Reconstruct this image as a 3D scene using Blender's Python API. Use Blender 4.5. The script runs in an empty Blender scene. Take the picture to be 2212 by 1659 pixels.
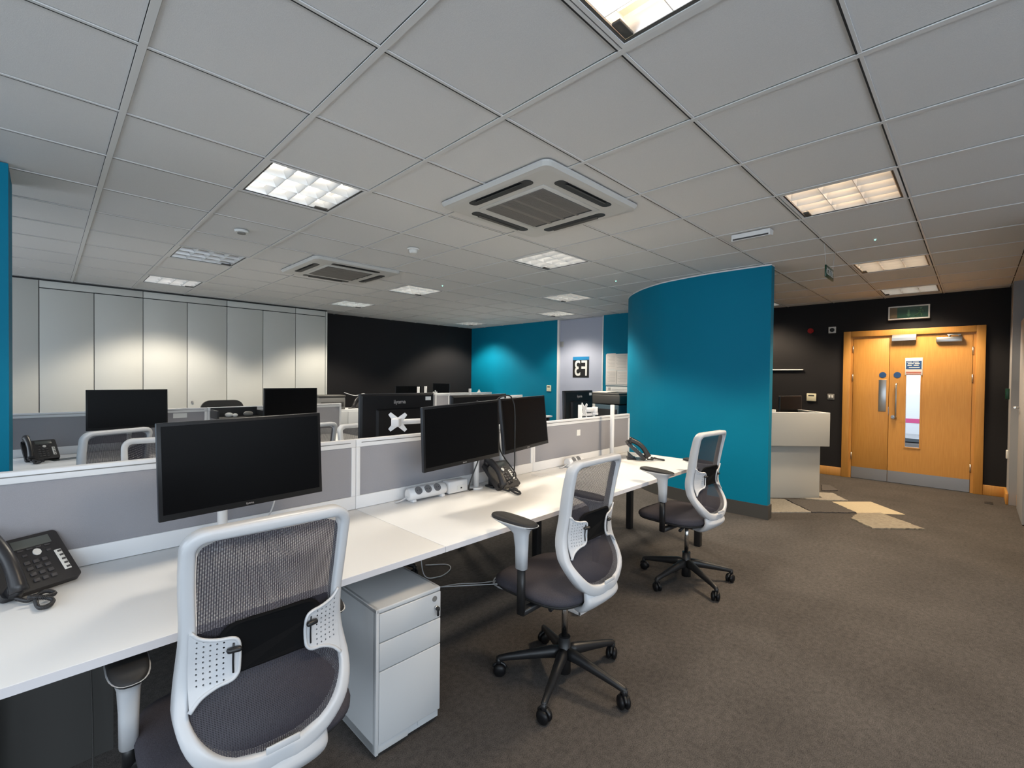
import bpy, bmesh, math, random
from mathutils import Matrix, Vector, Euler
random.seed(7)
R = math.radians; PI = math.pi
S = bpy.context.scene
COL = S.collection
CZ = 1.395          # eye height
H = 2.553           # ceiling underside
GX, GY, T = .2475, 2.1108, .6   # ceiling grid origin and module

# ------------------------------------------------------------------ materials
def mat(name, col, rough=.5, metal=0., spec=.5, emit=None, es=0., noise=None, bump=None, alpha=None, coat=0.):
    m = bpy.data.materials.new(name); m.use_nodes = True
    nt = m.node_tree; b = nt.nodes['Principled BSDF']
    b.inputs['Base Color'].default_value = (*col, 1)
    b.inputs['Roughness'].default_value = rough
    b.inputs['Metallic'].default_value = metal
    b.inputs['Specular IOR Level'].default_value = spec
    b.inputs['Coat Weight'].default_value = coat
    if emit:
        b.inputs['Emission Color'].default_value = (*emit, 1)
        b.inputs['Emission Strength'].default_value = es
    tc = nt.nodes.new('ShaderNodeTexCoord')
    if noise:
        sc, amt, col2 = noise
        n = nt.nodes.new('ShaderNodeTexNoise'); n.inputs['Scale'].default_value = sc
        n.inputs['Detail'].default_value = 4
        nt.links.new(tc.outputs['Object'], n.inputs['Vector'])
        mx = nt.nodes.new('ShaderNodeMix'); mx.data_type = 'RGBA'
        cr = nt.nodes.new('ShaderNodeMapRange')
        cr.inputs['From Min'].default_value = .5-amt; cr.inputs['From Max'].default_value = .5+amt
        nt.links.new(n.outputs['Fac'], cr.inputs['Value'])
        nt.links.new(cr.outputs['Result'], mx.inputs['Factor'])
        mx.inputs['A'].default_value = (*col, 1); mx.inputs['B'].default_value = (*col2, 1)
        nt.links.new(mx.outputs['Result'], b.inputs['Base Color'])
    if bump:
        sc, st = bump
        n2 = nt.nodes.new('ShaderNodeTexNoise'); n2.inputs['Scale'].default_value = sc
        n2.inputs['Detail'].default_value = 3
        nt.links.new(tc.outputs['Object'], n2.inputs['Vector'])
        bp = nt.nodes.new('ShaderNodeBump'); bp.inputs['Strength'].default_value = st
        bp.inputs['Distance'].default_value = .004
        nt.links.new(n2.outputs['Fac'], bp.inputs['Height'])
        nt.links.new(bp.outputs['Normal'], b.inputs['Normal'])
    return m

def carpet_mat():
    m = bpy.data.materials.new('carpet'); m.use_nodes = True
    nt = m.node_tree; b = nt.nodes['Principled BSDF']; L = nt.links.new
    tc = nt.nodes.new('ShaderNodeTexCoord')
    n1 = nt.nodes.new('ShaderNodeTexNoise'); n1.inputs['Scale'].default_value = 260; n1.inputs['Detail'].default_value = 3
    n2 = nt.nodes.new('ShaderNodeTexNoise'); n2.inputs['Scale'].default_value = 42; n2.inputs['Detail'].default_value = 5
    n3 = nt.nodes.new('ShaderNodeTexNoise'); n3.inputs['Scale'].default_value = 2.2; n3.inputs['Detail'].default_value = 3
    for n in (n1, n2, n3): L(tc.outputs['Object'], n.inputs['Vector'])
    r1 = nt.nodes.new('ShaderNodeValToRGB'); r1.color_ramp.elements[0].position = .33; r1.color_ramp.elements[1].position = .68
    r1.color_ramp.elements[0].color = (.042, .038, .036, 1); r1.color_ramp.elements[1].color = (.128, .115, .106, 1)
    mul = nt.nodes.new('ShaderNodeMath'); mul.operation = 'MULTIPLY_ADD'
    L(n1.outputs['Fac'], mul.inputs[0]); mul.inputs[1].default_value = .7
    m2 = nt.nodes.new('ShaderNodeMath'); m2.operation = 'MULTIPLY'; L(n2.outputs['Fac'], m2.inputs[0]); m2.inputs[1].default_value = .3
    L(m2.outputs[0], mul.inputs[2]); L(mul.outputs[0], r1.inputs['Fac'])
    mr = nt.nodes.new('ShaderNodeMapRange'); mr.inputs['To Min'].default_value = .86; mr.inputs['To Max'].default_value = 1.12
    mr.inputs['From Min'].default_value = .3; mr.inputs['From Max'].default_value = .7
    L(n3.outputs['Fac'], mr.inputs['Value'])
    mx = nt.nodes.new('ShaderNodeVectorMath'); mx.operation = 'SCALE'
    L(r1.outputs['Color'], mx.inputs[0]); L(mr.outputs['Result'], mx.inputs['Scale'])
    L(mx.outputs[0], b.inputs['Base Color'])
    b.inputs['Roughness'].default_value = 1; b.inputs['Specular IOR Level'].default_value = .1
    bp = nt.nodes.new('ShaderNodeBump'); bp.inputs['Strength'].default_value = .5; bp.inputs['Distance'].default_value = .004
    L(n1.outputs['Fac'], bp.inputs['Height']); L(bp.outputs['Normal'], b.inputs['Normal'])
    return m

def weave_mat(name, col, pitch=.0030, cover=.66):
    """open mesh fabric: fine horizontal threads with thinner verticals, gaps transparent"""
    m = bpy.data.materials.new(name); m.use_nodes = True
    nt = m.node_tree; b = nt.nodes['Principled BSDF']; L = nt.links.new
    b.inputs['Base Color'].default_value = (*col, 1); b.inputs['Roughness'].default_value = .6
    tc = nt.nodes.new('ShaderNodeTexCoord'); sp = nt.nodes.new('ShaderNodeSeparateXYZ')
    L(tc.outputs['Object'], sp.inputs[0])
    outs = []
    for ax, pt, cv in (('Z', pitch, cover), ('X', pitch*1.6, .37)):
        d = nt.nodes.new('ShaderNodeMath'); d.operation = 'DIVIDE'; L(sp.outputs[ax], d.inputs[0]); d.inputs[1].default_value = pt
        f = nt.nodes.new('ShaderNodeMath'); f.operation = 'FRACT'; L(d.outputs[0], f.inputs[0])
        c = nt.nodes.new('ShaderNodeMath'); c.operation = 'LESS_THAN'; L(f.outputs[0], c.inputs[0]); c.inputs[1].default_value = cv
        outs.append(c)
    mxx = nt.nodes.new('ShaderNodeMath'); mxx.operation = 'MAXIMUM'
    L(outs[0].outputs[0], mxx.inputs[0]); L(outs[1].outputs[0], mxx.inputs[1])
    L(mxx.outputs[0], b.inputs['Alpha'])
    return m

def perf_mat(name, col):
    """white plastic drilled with a grid of small round holes"""
    m = bpy.data.materials.new(name); m.use_nodes = True
    nt = m.node_tree; b = nt.nodes['Principled BSDF']; L = nt.links.new
    b.inputs['Base Color'].default_value = (*col, 1); b.inputs['Roughness'].default_value = .42
    tc = nt.nodes.new('ShaderNodeTexCoord'); sp = nt.nodes.new('ShaderNodeSeparateXYZ'); L(tc.outputs['Object'], sp.inputs[0])
    sq = []
    for ax in 'XZ':
        d = nt.nodes.new('ShaderNodeMath'); d.operation = 'DIVIDE'; L(sp.outputs[ax], d.inputs[0]); d.inputs[1].default_value = .0125
        f = nt.nodes.new('ShaderNodeMath'); f.operation = 'FRACT'; L(d.outputs[0], f.inputs[0])
        # shift negatives into 0..1
        a = nt.nodes.new('ShaderNodeMath'); a.operation = 'ADD'; L(f.outputs[0], a.inputs[0]); a.inputs[1].default_value = 1
        f2 = nt.nodes.new('ShaderNodeMath'); f2.operation = 'FRACT'; L(a.outputs[0], f2.inputs[0])
        s = nt.nodes.new('ShaderNodeMath'); s.operation = 'SUBTRACT'; L(f2.outputs[0], s.inputs[0]); s.inputs[1].default_value = .5
        p = nt.nodes.new('ShaderNodeMath'); p.operation = 'MULTIPLY'; L(s.outputs[0], p.inputs[0]); L(s.outputs[0], p.inputs[1])
        sq.append(p)
    ad = nt.nodes.new('ShaderNodeMath'); ad.operation = 'ADD'; L(sq[0].outputs[0], ad.inputs[0]); L(sq[1].outputs[0], ad.inputs[1])
    gt = nt.nodes.new('ShaderNodeMath'); gt.operation = 'GREATER_THAN'; L(ad.outputs[0], gt.inputs[0]); gt.inputs[1].default_value = .026
    # only well inside the ear (|x| between .09 and .155)
    ab = nt.nodes.new('ShaderNodeMath'); ab.operation = 'ABSOLUTE'; L(sp.outputs['X'], ab.inputs[0])
    lo = nt.nodes.new('ShaderNodeMath'); lo.operation = 'LESS_THAN'; L(ab.outputs[0], lo.inputs[0]); lo.inputs[1].default_value = .0995
    z1 = nt.nodes.new('ShaderNodeMath'); z1.operation = 'GREATER_THAN'; L(sp.outputs['Z'], z1.inputs[0]); z1.inputs[1].default_value = .7995
    z2 = nt.nodes.new('ShaderNodeMath'); z2.operation = 'LESS_THAN'; L(sp.outputs['Z'], z2.inputs[0]); z2.inputs[1].default_value = .6875
    cur = gt
    hi = nt.nodes.new('ShaderNodeMath'); hi.operation = 'GREATER_THAN'; L(ab.outputs[0], hi.inputs[0]); hi.inputs[1].default_value = .1625
    for o in (lo, hi, z1, z2):
        mm = nt.nodes.new('ShaderNodeMath'); mm.operation = 'MAXIMUM'; L(cur.outputs[0], mm.inputs[0]); L(o.outputs[0], mm.inputs[1]); cur = mm
    L(cur.outputs[0], b.inputs['Alpha'])
    return m

M = dict(
    carpet=carpet_mat(),
    tile=mat('ceiling_tile', (.70, .70, .70), .9, noise=(300, .2, (.65, .65, .65)), bump=(350, .15)),
    tbar=mat('ceiling_bar', (.66, .66, .655), .5),
    void=mat('ceiling_void', (.02, .02, .02), .9),
    teal=mat('teal_paint', (.0, .175, .290), .6, spec=.15, noise=(3, .3, (.0, .168, .280)), bump=(180, .12)),
    charcoal=mat('charcoal_paint', (.014, .013, .0145), .7, spec=.25, bump=(180, .12)),
    white_wall=mat('white_wall', (.62, .62, .62), .8),
    grey_wall=mat('grey_wall', (.35, .36, .38), .7),
    laminate=mat('storage_laminate', (.56, .56, .53), .45),
    desk=mat('desk_white', (.80, .80, .80), .38),
    desk_edge=mat('desk_edge', (.66, .65, .68), .45),
    steel_white=mat('white_steel', (.72, .72, .73), .4),
    fabric=mat('screen_fabric', (.31, .305, .325), .95, noise=(700, .25, (.27, .265, .285)), bump=(900, .2)),
    black=mat('black_plastic', (.012, .012, .013), .42),
    black_soft=mat('black_rubber', (.016, .015, .015), .65),
    blackm=mat('monitor_black', (.007, .007, .008), .4, spec=.25),
    panel=mat('screen_panel', (.0035, .0035, .004), .3, spec=.08),
    bezel_side=mat('bezel_side', (.018, .021, .028), .4),
    plastic=mat('chair_white', (.56, .565, .58), .38),
    perf=perf_mat('perforated_white', (.56, .565, .58)),
    seat=mat('seat_fabric', (.046, .043, .051), .95, spec=.1, noise=(500, .2, (.078, .073, .086)), bump=(700, .3)),
    weave=weave_mat('mesh_weave', (.026, .023, .033)),
    ped=mat('pedestal_grey', (.56, .57, .58), .42),
    alu=mat('brushed_aluminium', (.60, .60, .60), .32, 1.),
    chrome=mat('chrome', (.7, .7, .7), .15, 1.),
    louvre=mat('louvre_aluminium', (.85, .85, .85), .3, .55),
    tube=mat('lamp_tube', (.9, .9, .9), .3, emit=(1, .95, .84), es=8.),
    tube_warm=mat('lamp_tube_warm', (.9, .9, .9), .3, emit=(1, .72, .45), es=14.),
    tube_off=mat('lamp_tube_off', (.8, .8, .78), .3), tube_dim=mat('lamp_tube_dim', (.9, .9, .9), .3, emit=(1, .96, .9), es=7.),
    lamp_white=mat('lamp_housing', (.7, .7, .7), .5),
    ac=mat('aircon_white', (.56, .56, .545), .5),
    grille=mat('aircon_grille', (.20, .185, .17), .7),
    slot=mat('aircon_slot', (.012, .014, .017), .5),
    wood=None,
    phone=mat('phone_black', (.020, .019, .021), .38),
    key=mat('phone_key', (.055, .052, .056), .45),
    lcd=mat('phone_lcd', (.10, .11, .105), .25),
    label_w=mat('label_white', (.72, .72, .70), .6),
    socket=mat('socket_grey', (.16, .16, .17), .4),
    cable_w=mat('cable_white', (.55, .55, .56), .45),
    cable_b=mat('cable_black', (.012, .012, .012), .4),
    cream=mat('cream_plastic', (.70, .66, .48), .45),
    lumbar=mat('lumbar_black', (.006, .006, .0065), .9, spec=.08),
    counter=mat('counter_white', (.45, .44, .41), .5),
    frost=mat('frosted_glass', (.42, .45, .56), .5),
    rug_l=mat('rug_light', (.34, .31, .26), 1, noise=(60, .2, (.26, .235, .20)), bump=(120, 1.)),
    rug_d=mat('rug_dark', (.075, .065, .060), 1, noise=(60, .2, (.10, .09, .083)), bump=(120, 1.)),
    rug_c=mat('rug_cream', (.50, .42, .29), 1, noise=(90, .2, (.46, .385, .265)), bump=(200, .4)),
    rug_t=mat('rug_tan', (.30, .26, .20), 1, noise=(40, .2, (.22, .19, .145)), bump=(120, 1.)),
    green_d=mat('sign_green', (.004, .045, .022), .3),
    green_f=mat('sign_figure', (.06, .14, .075), .5),
    brown_d=mat('sign_brown', (.10, .065, .025), .4),
    blue=mat('sign_blue', (.02, .075, .22), .4),
    blue_l=mat('logo_blue', (.02, .22, .48), .4),
    red=mat('alarm_red', (.32, .01, .01), .35),
    red_l=mat('sign_red', (.50, .12, .08), .5),
    paper=mat('paper', (.74, .69, .65), .8),
    ink=mat('ink_grey', (.42, .40, .39), .8),
    dark_grey=mat('dark_grey', (.05, .048, .045), .5),
    mid_grey=mat('mid_grey', (.18, .175, .165), .5),
    navy=mat('copier_blue', (.05, .085, .11), .5),
    led=mat('led_green', (.1, .4, .3), .4, emit=(.3, 1, .75), es=2.5),
    rail_light=mat('rail_white', (.92, .92, .90), .25),
    van=mat('van_white', (.75, .76, .78), .3),
    car=mat('car_paint', (.05, .06, .07), .25),
    pink=mat('pink_band', (.6, .08, .22), .5),
    asphalt=mat('asphalt', (.12, .12, .13), .95),
)
def wood_mat():
    m = bpy.data.materials.new('beech_veneer'); m.use_nodes = True
    nt = m.node_tree; b = nt.nodes['Principled BSDF']; L = nt.links.new
    tc = nt.nodes.new('ShaderNodeTexCoord'); mp = nt.nodes.new('ShaderNodeMapping')
    mp.inputs['Scale'].default_value = (30, 30, 1.6); L(tc.outputs['Object'], mp.inputs[0])
    n = nt.nodes.new('ShaderNodeTexNoise'); n.inputs['Scale'].default_value = 3; n.inputs['Detail'].default_value = 6; L(mp.outputs[0], n.inputs['Vector'])
    r = nt.nodes.new('ShaderNodeValToRGB'); r.color_ramp.elements[0].position = .3; r.color_ramp.elements[1].position = .7
    r.color_ramp.elements[0].color = (.54, .250, .052, 1); r.color_ramp.elements[1].color = (.61, .30, .068, 1)
    L(n.outputs['Fac'], r.inputs['Fac']); L(r.outputs['Color'], b.inputs['Base Color'])
    b.inputs['Roughness'].default_value = .42
    return m
M['wood'] = wood_mat()

# ------------------------------------------------------------------ mesh builder
class MB:
    def __init__(s): s.bm = bmesh.new(); s.mi = 0; s.mats = []
    def use(s, m):
        if m not in s.mats: s.mats.append(m)
        s.mi = s.mats.index(m); return s
    def _fin(s, fs, smooth):
        for f in fs: f.material_index = s.mi; f.smooth = smooth
    def box(s, c, d, rot=None, bev=0, seg=2):
        m = Matrix.Translation(c)
        if rot is not None: m = m @ (rot.to_4x4() if not isinstance(rot, Matrix) or len(rot) == 3 else rot)
        m = m @ Matrix.Diagonal((*d, 1))
        n0 = set(s.bm.faces)
        r = bmesh.ops.create_cube(s.bm, size=1, matrix=m)
        if bev > 0:
            es = list({e for v in r['verts'] for e in v.link_edges})
            bmesh.ops.bevel(s.bm, geom=es, offset=min(bev, min(d)*.49), segments=seg, profile=.5, affect='EDGES')
        s._fin([f for f in s.bm.faces if f not in n0], bev > 0)
        return s
    def b2(s, lo, hi, bev=0, rot=None):
        return s.box([(a+b)/2 for a, b in zip(lo, hi)], [abs(b-a) for a, b in zip(lo, hi)], rot, bev)
    def cyl(s, p0, p1, r0, r1=None, n=20, smooth=True):
        r1 = r0 if r1 is None else r1
        p0, p1 = Vector(p0), Vector(p1); d = p1-p0
        q = Vector((0, 0, 1)).rotation_difference(d.normalized()).to_matrix().to_4x4()
        n0 = set(s.bm.faces)
        bmesh.ops.create_cone(s.bm, cap_ends=True, segments=n, radius1=r0, radius2=r1, depth=d.length,
                              matrix=Matrix.Translation((p0+p1)/2) @ q)
        nf = [f for f in s.bm.faces if f not in n0]
        s._fin(nf, False)
        for f in nf: f.smooth = smooth and len(f.verts) == 4
        return s
    def ball(s, c, r, sc=(1, 1, 1), n=16):
        n0 = set(s.bm.faces)
        bmesh.ops.create_uvsphere(s.bm, u_segments=n, v_segments=max(8, n//2), radius=r, matrix=Matrix.Translation(c) @ Matrix.Diagonal((*sc, 1)))
        s._fin([f for f in s.bm.faces if f not in n0], True); return s
    def loft(s, rings, closed=True, caps=True, smooth=True):
        """rings: lists of points, all the same length; closed = each ring is a loop"""
        vs = [[s.bm.verts.new(p) for p in r] for r in rings]
        n = len(rings[0]); fs = []
        for a, b in zip(vs, vs[1:]):
            for i in range(n if closed else n-1):
                j = (i+1) % n
                fs.append(s.bm.faces.new((a[i], a[j], b[j], b[i])))
        if caps and closed:
            cf = [s.bm.faces.new(list(reversed(vs[0]))), s.bm.faces.new(vs[-1])]
            s._fin(cf, False)
        s._fin(fs, smooth); return s
    def ringloop(s, rings, smooth=True):
        """torus-like: rings joined in a loop too"""
        vs = [[s.bm.verts.new(p) for p in r] for r in rings]
        n = len(rings[0]); k = len(rings); fs = []
        for a in range(k):
            b = (a+1) % k
            for i in range(n):
                j = (i+1) % n
                fs.append(s.bm.faces.new((vs[a][i], vs[a][j], vs[b][j], vs[b][i])))
        s._fin(fs, smooth); return s
    def tube(s, pts, r, n=10, closed=False, caps=True):
        pts = [Vector(p) for p in pts]; rings = []; N = len(pts)
        ref = None
        for i, p in enumerate(pts):
            if closed: t = (pts[(i+1) % N]-pts[i-1])
            else: t = pts[min(i+1, N-1)]-pts[max(i-1, 0)]
            t = t.normalized() if t.length > 1e-9 else Vector((0, 0, 1))
            if ref is None:
                ref = Vector((0, 0, 1)) if abs(t.z) < .9 else Vector((1, 0, 0))
            u = (ref - t*ref.dot(t)).normalized(); w = t.cross(u); ref = u
            rr = r[i] if isinstance(r, (list, tuple)) else r
            rings.append([p + u*rr*math.cos(2*PI*k/n) + w*rr*math.sin(2*PI*k/n) for k in range(n)])
        if closed: return s.ringloop(rings)
        return s.loft(rings, caps=caps)
    def prism(s, poly, z0, z1, smooth=False, M4=None):
        f = (lambda p: M4 @ Vector(p)) if M4 is not None else (lambda p: Vector(p))
        a = [f((x, y, z0)) for x, y in poly]; b = [f((x, y, z1)) for x, y in poly]
        vs = [[s.bm.verts.new(p) for p in r] for r in (a, b)]; n = len(poly)
        fs = [s.bm.faces.new((vs[0][i], vs[0][(i+1) % n], vs[1][(i+1) % n], vs[1][i])) for i in range(n)]
        s._fin(fs, smooth)
        s._fin([s.bm.faces.new(list(reversed(vs[0]))), s.bm.faces.new(vs[1])], False); return s
    def quad(s, pts):
        s._fin([s.bm.faces.new([s.bm.verts.new(p) for p in pts])], False); return s
    def build(s, name, m=None, parent=None, loc=(0, 0, 0), rot=(0, 0, 0), recalc=True):
        if recalc: bmesh.ops.recalc_face_normals(s.bm, faces=s.bm.faces)
        me = bpy.data.meshes.new(name); s.bm.to_mesh(me); s.bm.free()
        ms = s.mats if s.mats else ([m] if m else [])
        for x in ms: me.materials.append(x)
        o = bpy.data.objects.new(name, me); COL.objects.link(o)
        o.location = loc; o.rotation_euler = rot
        if parent: o.parent = parent
        return o

def thing(name, label, cat, loc=(0, 0, 0), rz=0., group=None):
    o = bpy.data.objects.new(name, None); COL.objects.link(o); o.empty_display_size = .1
    o.location = loc; o.rotation_euler = (0, 0, rz)
    return tag(o, label, cat, group)
def tag(o, label, cat, group=None):
    o['label'] = label; o['category'] = cat
    if group: o['group'] = group
    return o
def struct(o): o['kind'] = 'structure'; return o
def kids(o): return [c for c in bpy.data.objects if c.parent == o]
def dup(root, loc, rz, label=None, group=None):
    def cp(o, par):
        c = o.copy(); COL.objects.link(c); c.parent = par
        for k in kids(o): cp(k, c)
        return c
    r = cp(root, None); r.location = loc; r.rotation_euler = (0, 0, rz)
    if label: r['label'] = label
    if group: r['group'] = group
    return r
def text(s, size, name, m, parent, loc, rot, ext=.0006, sx=1, bold=0):
    c = bpy.data.curves.new('t', 'FONT'); c.body = s; c.size = size; c.extrude = ext; c.offset = bold
    c.align_x = 'CENTER'; c.align_y = 'CENTER'; c.materials.append(m)
    o = bpy.data.objects.new(name, c); COL.objects.link(o); bpy.context.view_layer.update()
    me = bpy.data.meshes.new_from_object(o); bpy.data.objects.remove(o); me.name = name
    for v in me.vertices: v.co.x *= sx
    if not me.materials: me.materials.append(m)
    o = bpy.data.objects.new(name, me); COL.objects.link(o); o.location = loc; o.rotation_euler = rot
    o.parent = parent; return o
def rrect(w, h, r, n=5, cx=0, cy=0):
    """rounded rectangle, CCW"""
    P = []
    for (sx, sy, a0) in ((1, -1, -90), (1, 1, 0), (-1, 1, 90), (-1, -1, 180)):
        ox, oy = cx+sx*(w/2-r), cy+sy*(h/2-r)
        for k in range(n+1):
            a = R(a0+90*k/n); P.append((ox+r*math.cos(a), oy+r*math.sin(a)))
    return P
def bez(pts, n=8):
    """Catmull-Rom through the points"""
    P = [Vector(p) for p in pts]; P = [2*P[0]-P[1]]+P+[2*P[-1]-P[-2]]; o = []
    for i in range(1, len(P)-2):
        for k in range(n):
            t = k/n; a, b, c, d = P[i-1:i+3]
            o.append(.5*((2*b)+(-a+c)*t+(2*a-5*b+4*c-d)*t*t+(-a+3*b-3*c+d)*t**3))
    o.append(P[-2]); return o

# ------------------------------------------------------------------ camera
yaw, pitch, roll = .7831, -.0137, .0111
f = Vector((math.cos(yaw)*math.cos(pitch), math.sin(yaw)*math.cos(pitch), math.sin(pitch)))
r = Vector((math.sin(yaw), -math.cos(yaw), 0)); u = r.cross(f)
r2 = math.cos(roll)*r+math.sin(roll)*u; u2 = -math.sin(roll)*r+math.cos(roll)*u
cam = bpy.data.cameras.new('camera'); cam.sensor_width = 36; cam.lens = 1005.5/2212*36; cam.clip_start = .02
co = bpy.data.objects.new('camera', cam); COL.objects.link(co)
mw = Matrix((( r2.x, u2.x, -f.x, 0), (r2.y, u2.y, -f.y, 0), (r2.z, u2.z, -f.z, CZ), (0, 0, 0, 1)))
co.matrix_world = mw; S.camera = co

# ------------------------------------------------------------------ setting
XL, XD, XT, YB, YS, YR = -2.8, 8.27, 7.24, 8.59, -3.2, -.29
struct(MB().b2((XL-.2, YS-.2, -.12), (14, YB+.2, 0)).build('floor', M['carpet']))
LIGHTS = [(1, 1), (1, -3), (1, 5), (1, 8), (5, 1), (5, 5), (5, 8), (8, 3), (10, 5), (10, 9), (5, -3), (9, -3), (12, -3), (12, 0)]
AC = [(2.335, 2.085), (2.31, 4.985)]
def cell(i, j): return GX+T*i, GY+T*j
mb = MB()
for i in range(-6, 15):
    for j in range(-10, 12):
        if (i, j) in LIGHTS: continue
        x, y = cell(i, j)
        xa, xb, ya, yb = max(x+.0145, XL), min(x+T-.0145, XD+.1), max(y+.0112, YS), min(y+T-.0075, YB+.05)
        if xb-xa < .02 or yb-ya < .02: continue
        mb.b2((xa, ya, H+.006), (xb, yb, H+.02))
struct(mb.build('ceiling', M['tile']))
mb = MB()
for i in range(-6, 16):
    x = GX+T*i
    if XL < x < XD: mb.b2((x-.0125, YS, H), (x+.0125, YB, H+.004)); mb.b2((x-.002, YS, H+.004), (x+.002, YB, H+.03))
for j in range(-9, 12):
    y = GY+T*j
    if YS < y < YB: mb.b2((XL, y-.0075, H+.001), (XD, y+.0045, H+.005))
struct(mb.build('trim_1', M['tbar']))
mb = MB()
for j in range(-9, 12):
    y = GY+T*j
    if YS < y < YB: mb.b2((XL, y+.0045, H+.0015), (XD, y+.0112, H+.006))  # dark filler strip: shade of the tile gap put into its colour
struct(mb.build('gap_shade_strips', M['void']))
struct(MB().b2((XL-.2, YS-.2, H+.16), (XD+.2, YB+.2, H+.22)).build('ceiling_slab', M['void']))

# walls
def wallx(name, x, y0, y1, m, th=.12, z0=0, z1=H+.2, holes=(), out=1):
    """wall in plane x=const, room side at x; holes = (ya, yb, za, zb)"""
    mb = MB(); xa, xb = (x, x+th) if out > 0 else (x-th, x)
    ys = sorted({y0, y1, *[h[0] for h in holes], *[h[1] for h in holes]})
    for a, b in zip(ys, ys[1:]):
        hs = [h for h in holes if h[0] <= a+1e-6 and h[1] >= b-1e-6]
        if not hs: mb.b2((xa, a, z0), (xb, b, z1))
        else:
            if hs[0][2] > z0: mb.b2((xa, a, z0), (xb, b, hs[0][2]))
            if hs[0][3] < z1: mb.b2((xa, a, hs[0][3]), (xb, b, z1))
    return struct(mb.build(name, m))
def wally(name, y, x0, x1, m, th=.12, z1=H+.2, holes=(), out=1):
    mb = MB(); ya, yb = (y, y+th) if out > 0 else (y-th, y)
    xs = sorted({x0, x1, *[h[0] for h in holes], *[h[1] for h in holes]})
    for a, b in zip(xs, xs[1:]):
        hs = [h for h in holes if h[0] <= a+1e-6 and h[1] >= b-1e-6]
        if not hs: mb.b2((a, ya, 0), (b, yb, z1))
        else:
            mb.b2((a, ya, 0), (b, yb, hs[0][2])); mb.b2((a, ya, hs[0][3]), (b, yb, z1))
    return struct(mb.build(name, m))
wally('wall_back', YB, XL-.12, XT+.12, M['charcoal'])
wallx('wall_far', XT, 3.0, YB, M['teal'], holes=[(4.85, 5.93, 0, 2.56)])
wally('wall_return', 2.95, XT, XD+.12, M['charcoal'])
DY0, DY1, DZ = .0, 1.29, 2.045
wallx('wall_door', XD, YR-.12, 2.95, M['charcoal'], holes=[(DY0, DY1, 0, DZ)])
wally('wall_right', YR, 7.80, XD, M['grey_wall'], out=-1, th=.2)
wally('wall_right_2', -.375, 4.7, 7.80, M['grey_wall'], out=-1)
wallx('wall_side', 4.7, YS, YR-.12, M['white_wall'])
wins = [(-2.2, .1), (.5, 2.9)]
wally('wall_front', YS, XL-.12, 4.82, M['white_wall'], out=-1, holes=[(a, b, .85, 2.35) for a, b in wins])
lw = [(-2.4, .2), (.8, 3.2), (4.6, 7.6)]
wallx('wall_left', XL, YS, YB, M['white_wall'], out=-1, holes=[(a, b, .85, 2.35) for a, b in lw])
glass = mat('window_glass', (1, 1, 1), .02); glass.node_tree.nodes['Principled BSDF'].inputs['Transmission Weight'].default_value = 1
glass.node_tree.nodes['Principled BSDF'].inputs['IOR'].default_value = 1.05
k = 0
for axis, L_ in (('y', wins), ('x', lw)):
    for a, b in L_:
        k += 1; mb = MB(); P = (lambda p, q, t: (p, YS-t, q)) if axis == 'y' else (lambda p, q, t: (XL-t, p, q))
        for (p0, p1, q0, q1) in ((a, b, .85, .90), (a, b, 2.30, 2.35), (a, a+.05, .85, 2.35), (b-.05, b, .85, 2.35), ((a+b)/2-.03, (a+b)/2+.03, .85, 2.35)):
            A, B = P(p0, q0, .03), P(p1, q1, .09); mb.b2([min(s_, t_) for s_, t_ in zip(A, B)], [max(s_, t_) for s_, t_ in zip(A, B)])
        w = struct(mb.build('window_%d' % k, M['steel_white']))

# teal column at the left
struct(MB().b2((-.85, 3.83, 0), (-.14, 4.25, H)).build('pillar', M['teal']))

# curved teal wall
cv = bez([(5.105, 1.455), (5.098, 1.77), (5.10, 2.05), (5.144, 2.36), (5.22, 2.68), (5.37, 2.97), (5.53, 3.19), (5.75, 3.42), (6.0, 3.60), (6.35, 3.76), (6.8, 3.86), (7.238, 3.88)], 6)
def offs(c, d):
    o = []
    for i, p in enumerate(c):
        t = (c[min(i+1, len(c)-1)]-c[max(i-1, 0)]).normalized(); o.append(Vector((p.x+t.y*d, p.y-t.x*d)))
    return o
cv = [Vector((p.x, p.y)) for p in [Vector((q[0], q[1])) for q in cv]]
inner = offs(cv, .10)
poly = [(p.x, p.y) for p in cv]+[(p.x, p.y) for p in reversed(inner)]
def strip(poly, z0, z1, m, name, sm=True):
    mb = MB(); mb.prism(poly, z0, z1, smooth=False)
    o = mb.build(name, m); struct(o)
    return o
strip(poly, 0, H-.012, M['teal'], 'wall_curved')
o1, i1 = offs(cv, -.006), offs(cv, .106)
strip([(p.x, p.y) for p in o1]+[(p.x, p.y) for p in reversed(i1)], H-.012, H+.002, M['steel_white'], 'trim_2')
o1 = offs(cv, -.010); o2 = offs(cv, -.0005)
strip([(o1[0].x, o1[0].y-.012)]+[(p.x, p.y) for p in o1[1:]]+[(p.x, p.y) for p in reversed(offs(cv, .104)[1:])]+[(i1[0].x, i1[0].y-.012)], 0, .14, M['dark_grey'], 'baseboard_curved')

# skirtings of the door wall
mb = MB()
mb.b2((XD-.022, 1.375, 0), (XD, 2.95, .125), .004); mb.b2((XD-.022, YR, 0), (XD, -.085, .125), .004)
struct(mb.build('baseboard_door', M['wood']))
struct(MB().b2((7.79, YR, 0), (XD-.022, YR+.022, .125), .004).b2((7.60, -.375, 0), (7.80, -.352, .125), .004).build('baseboard_right', M['wood']))
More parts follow.
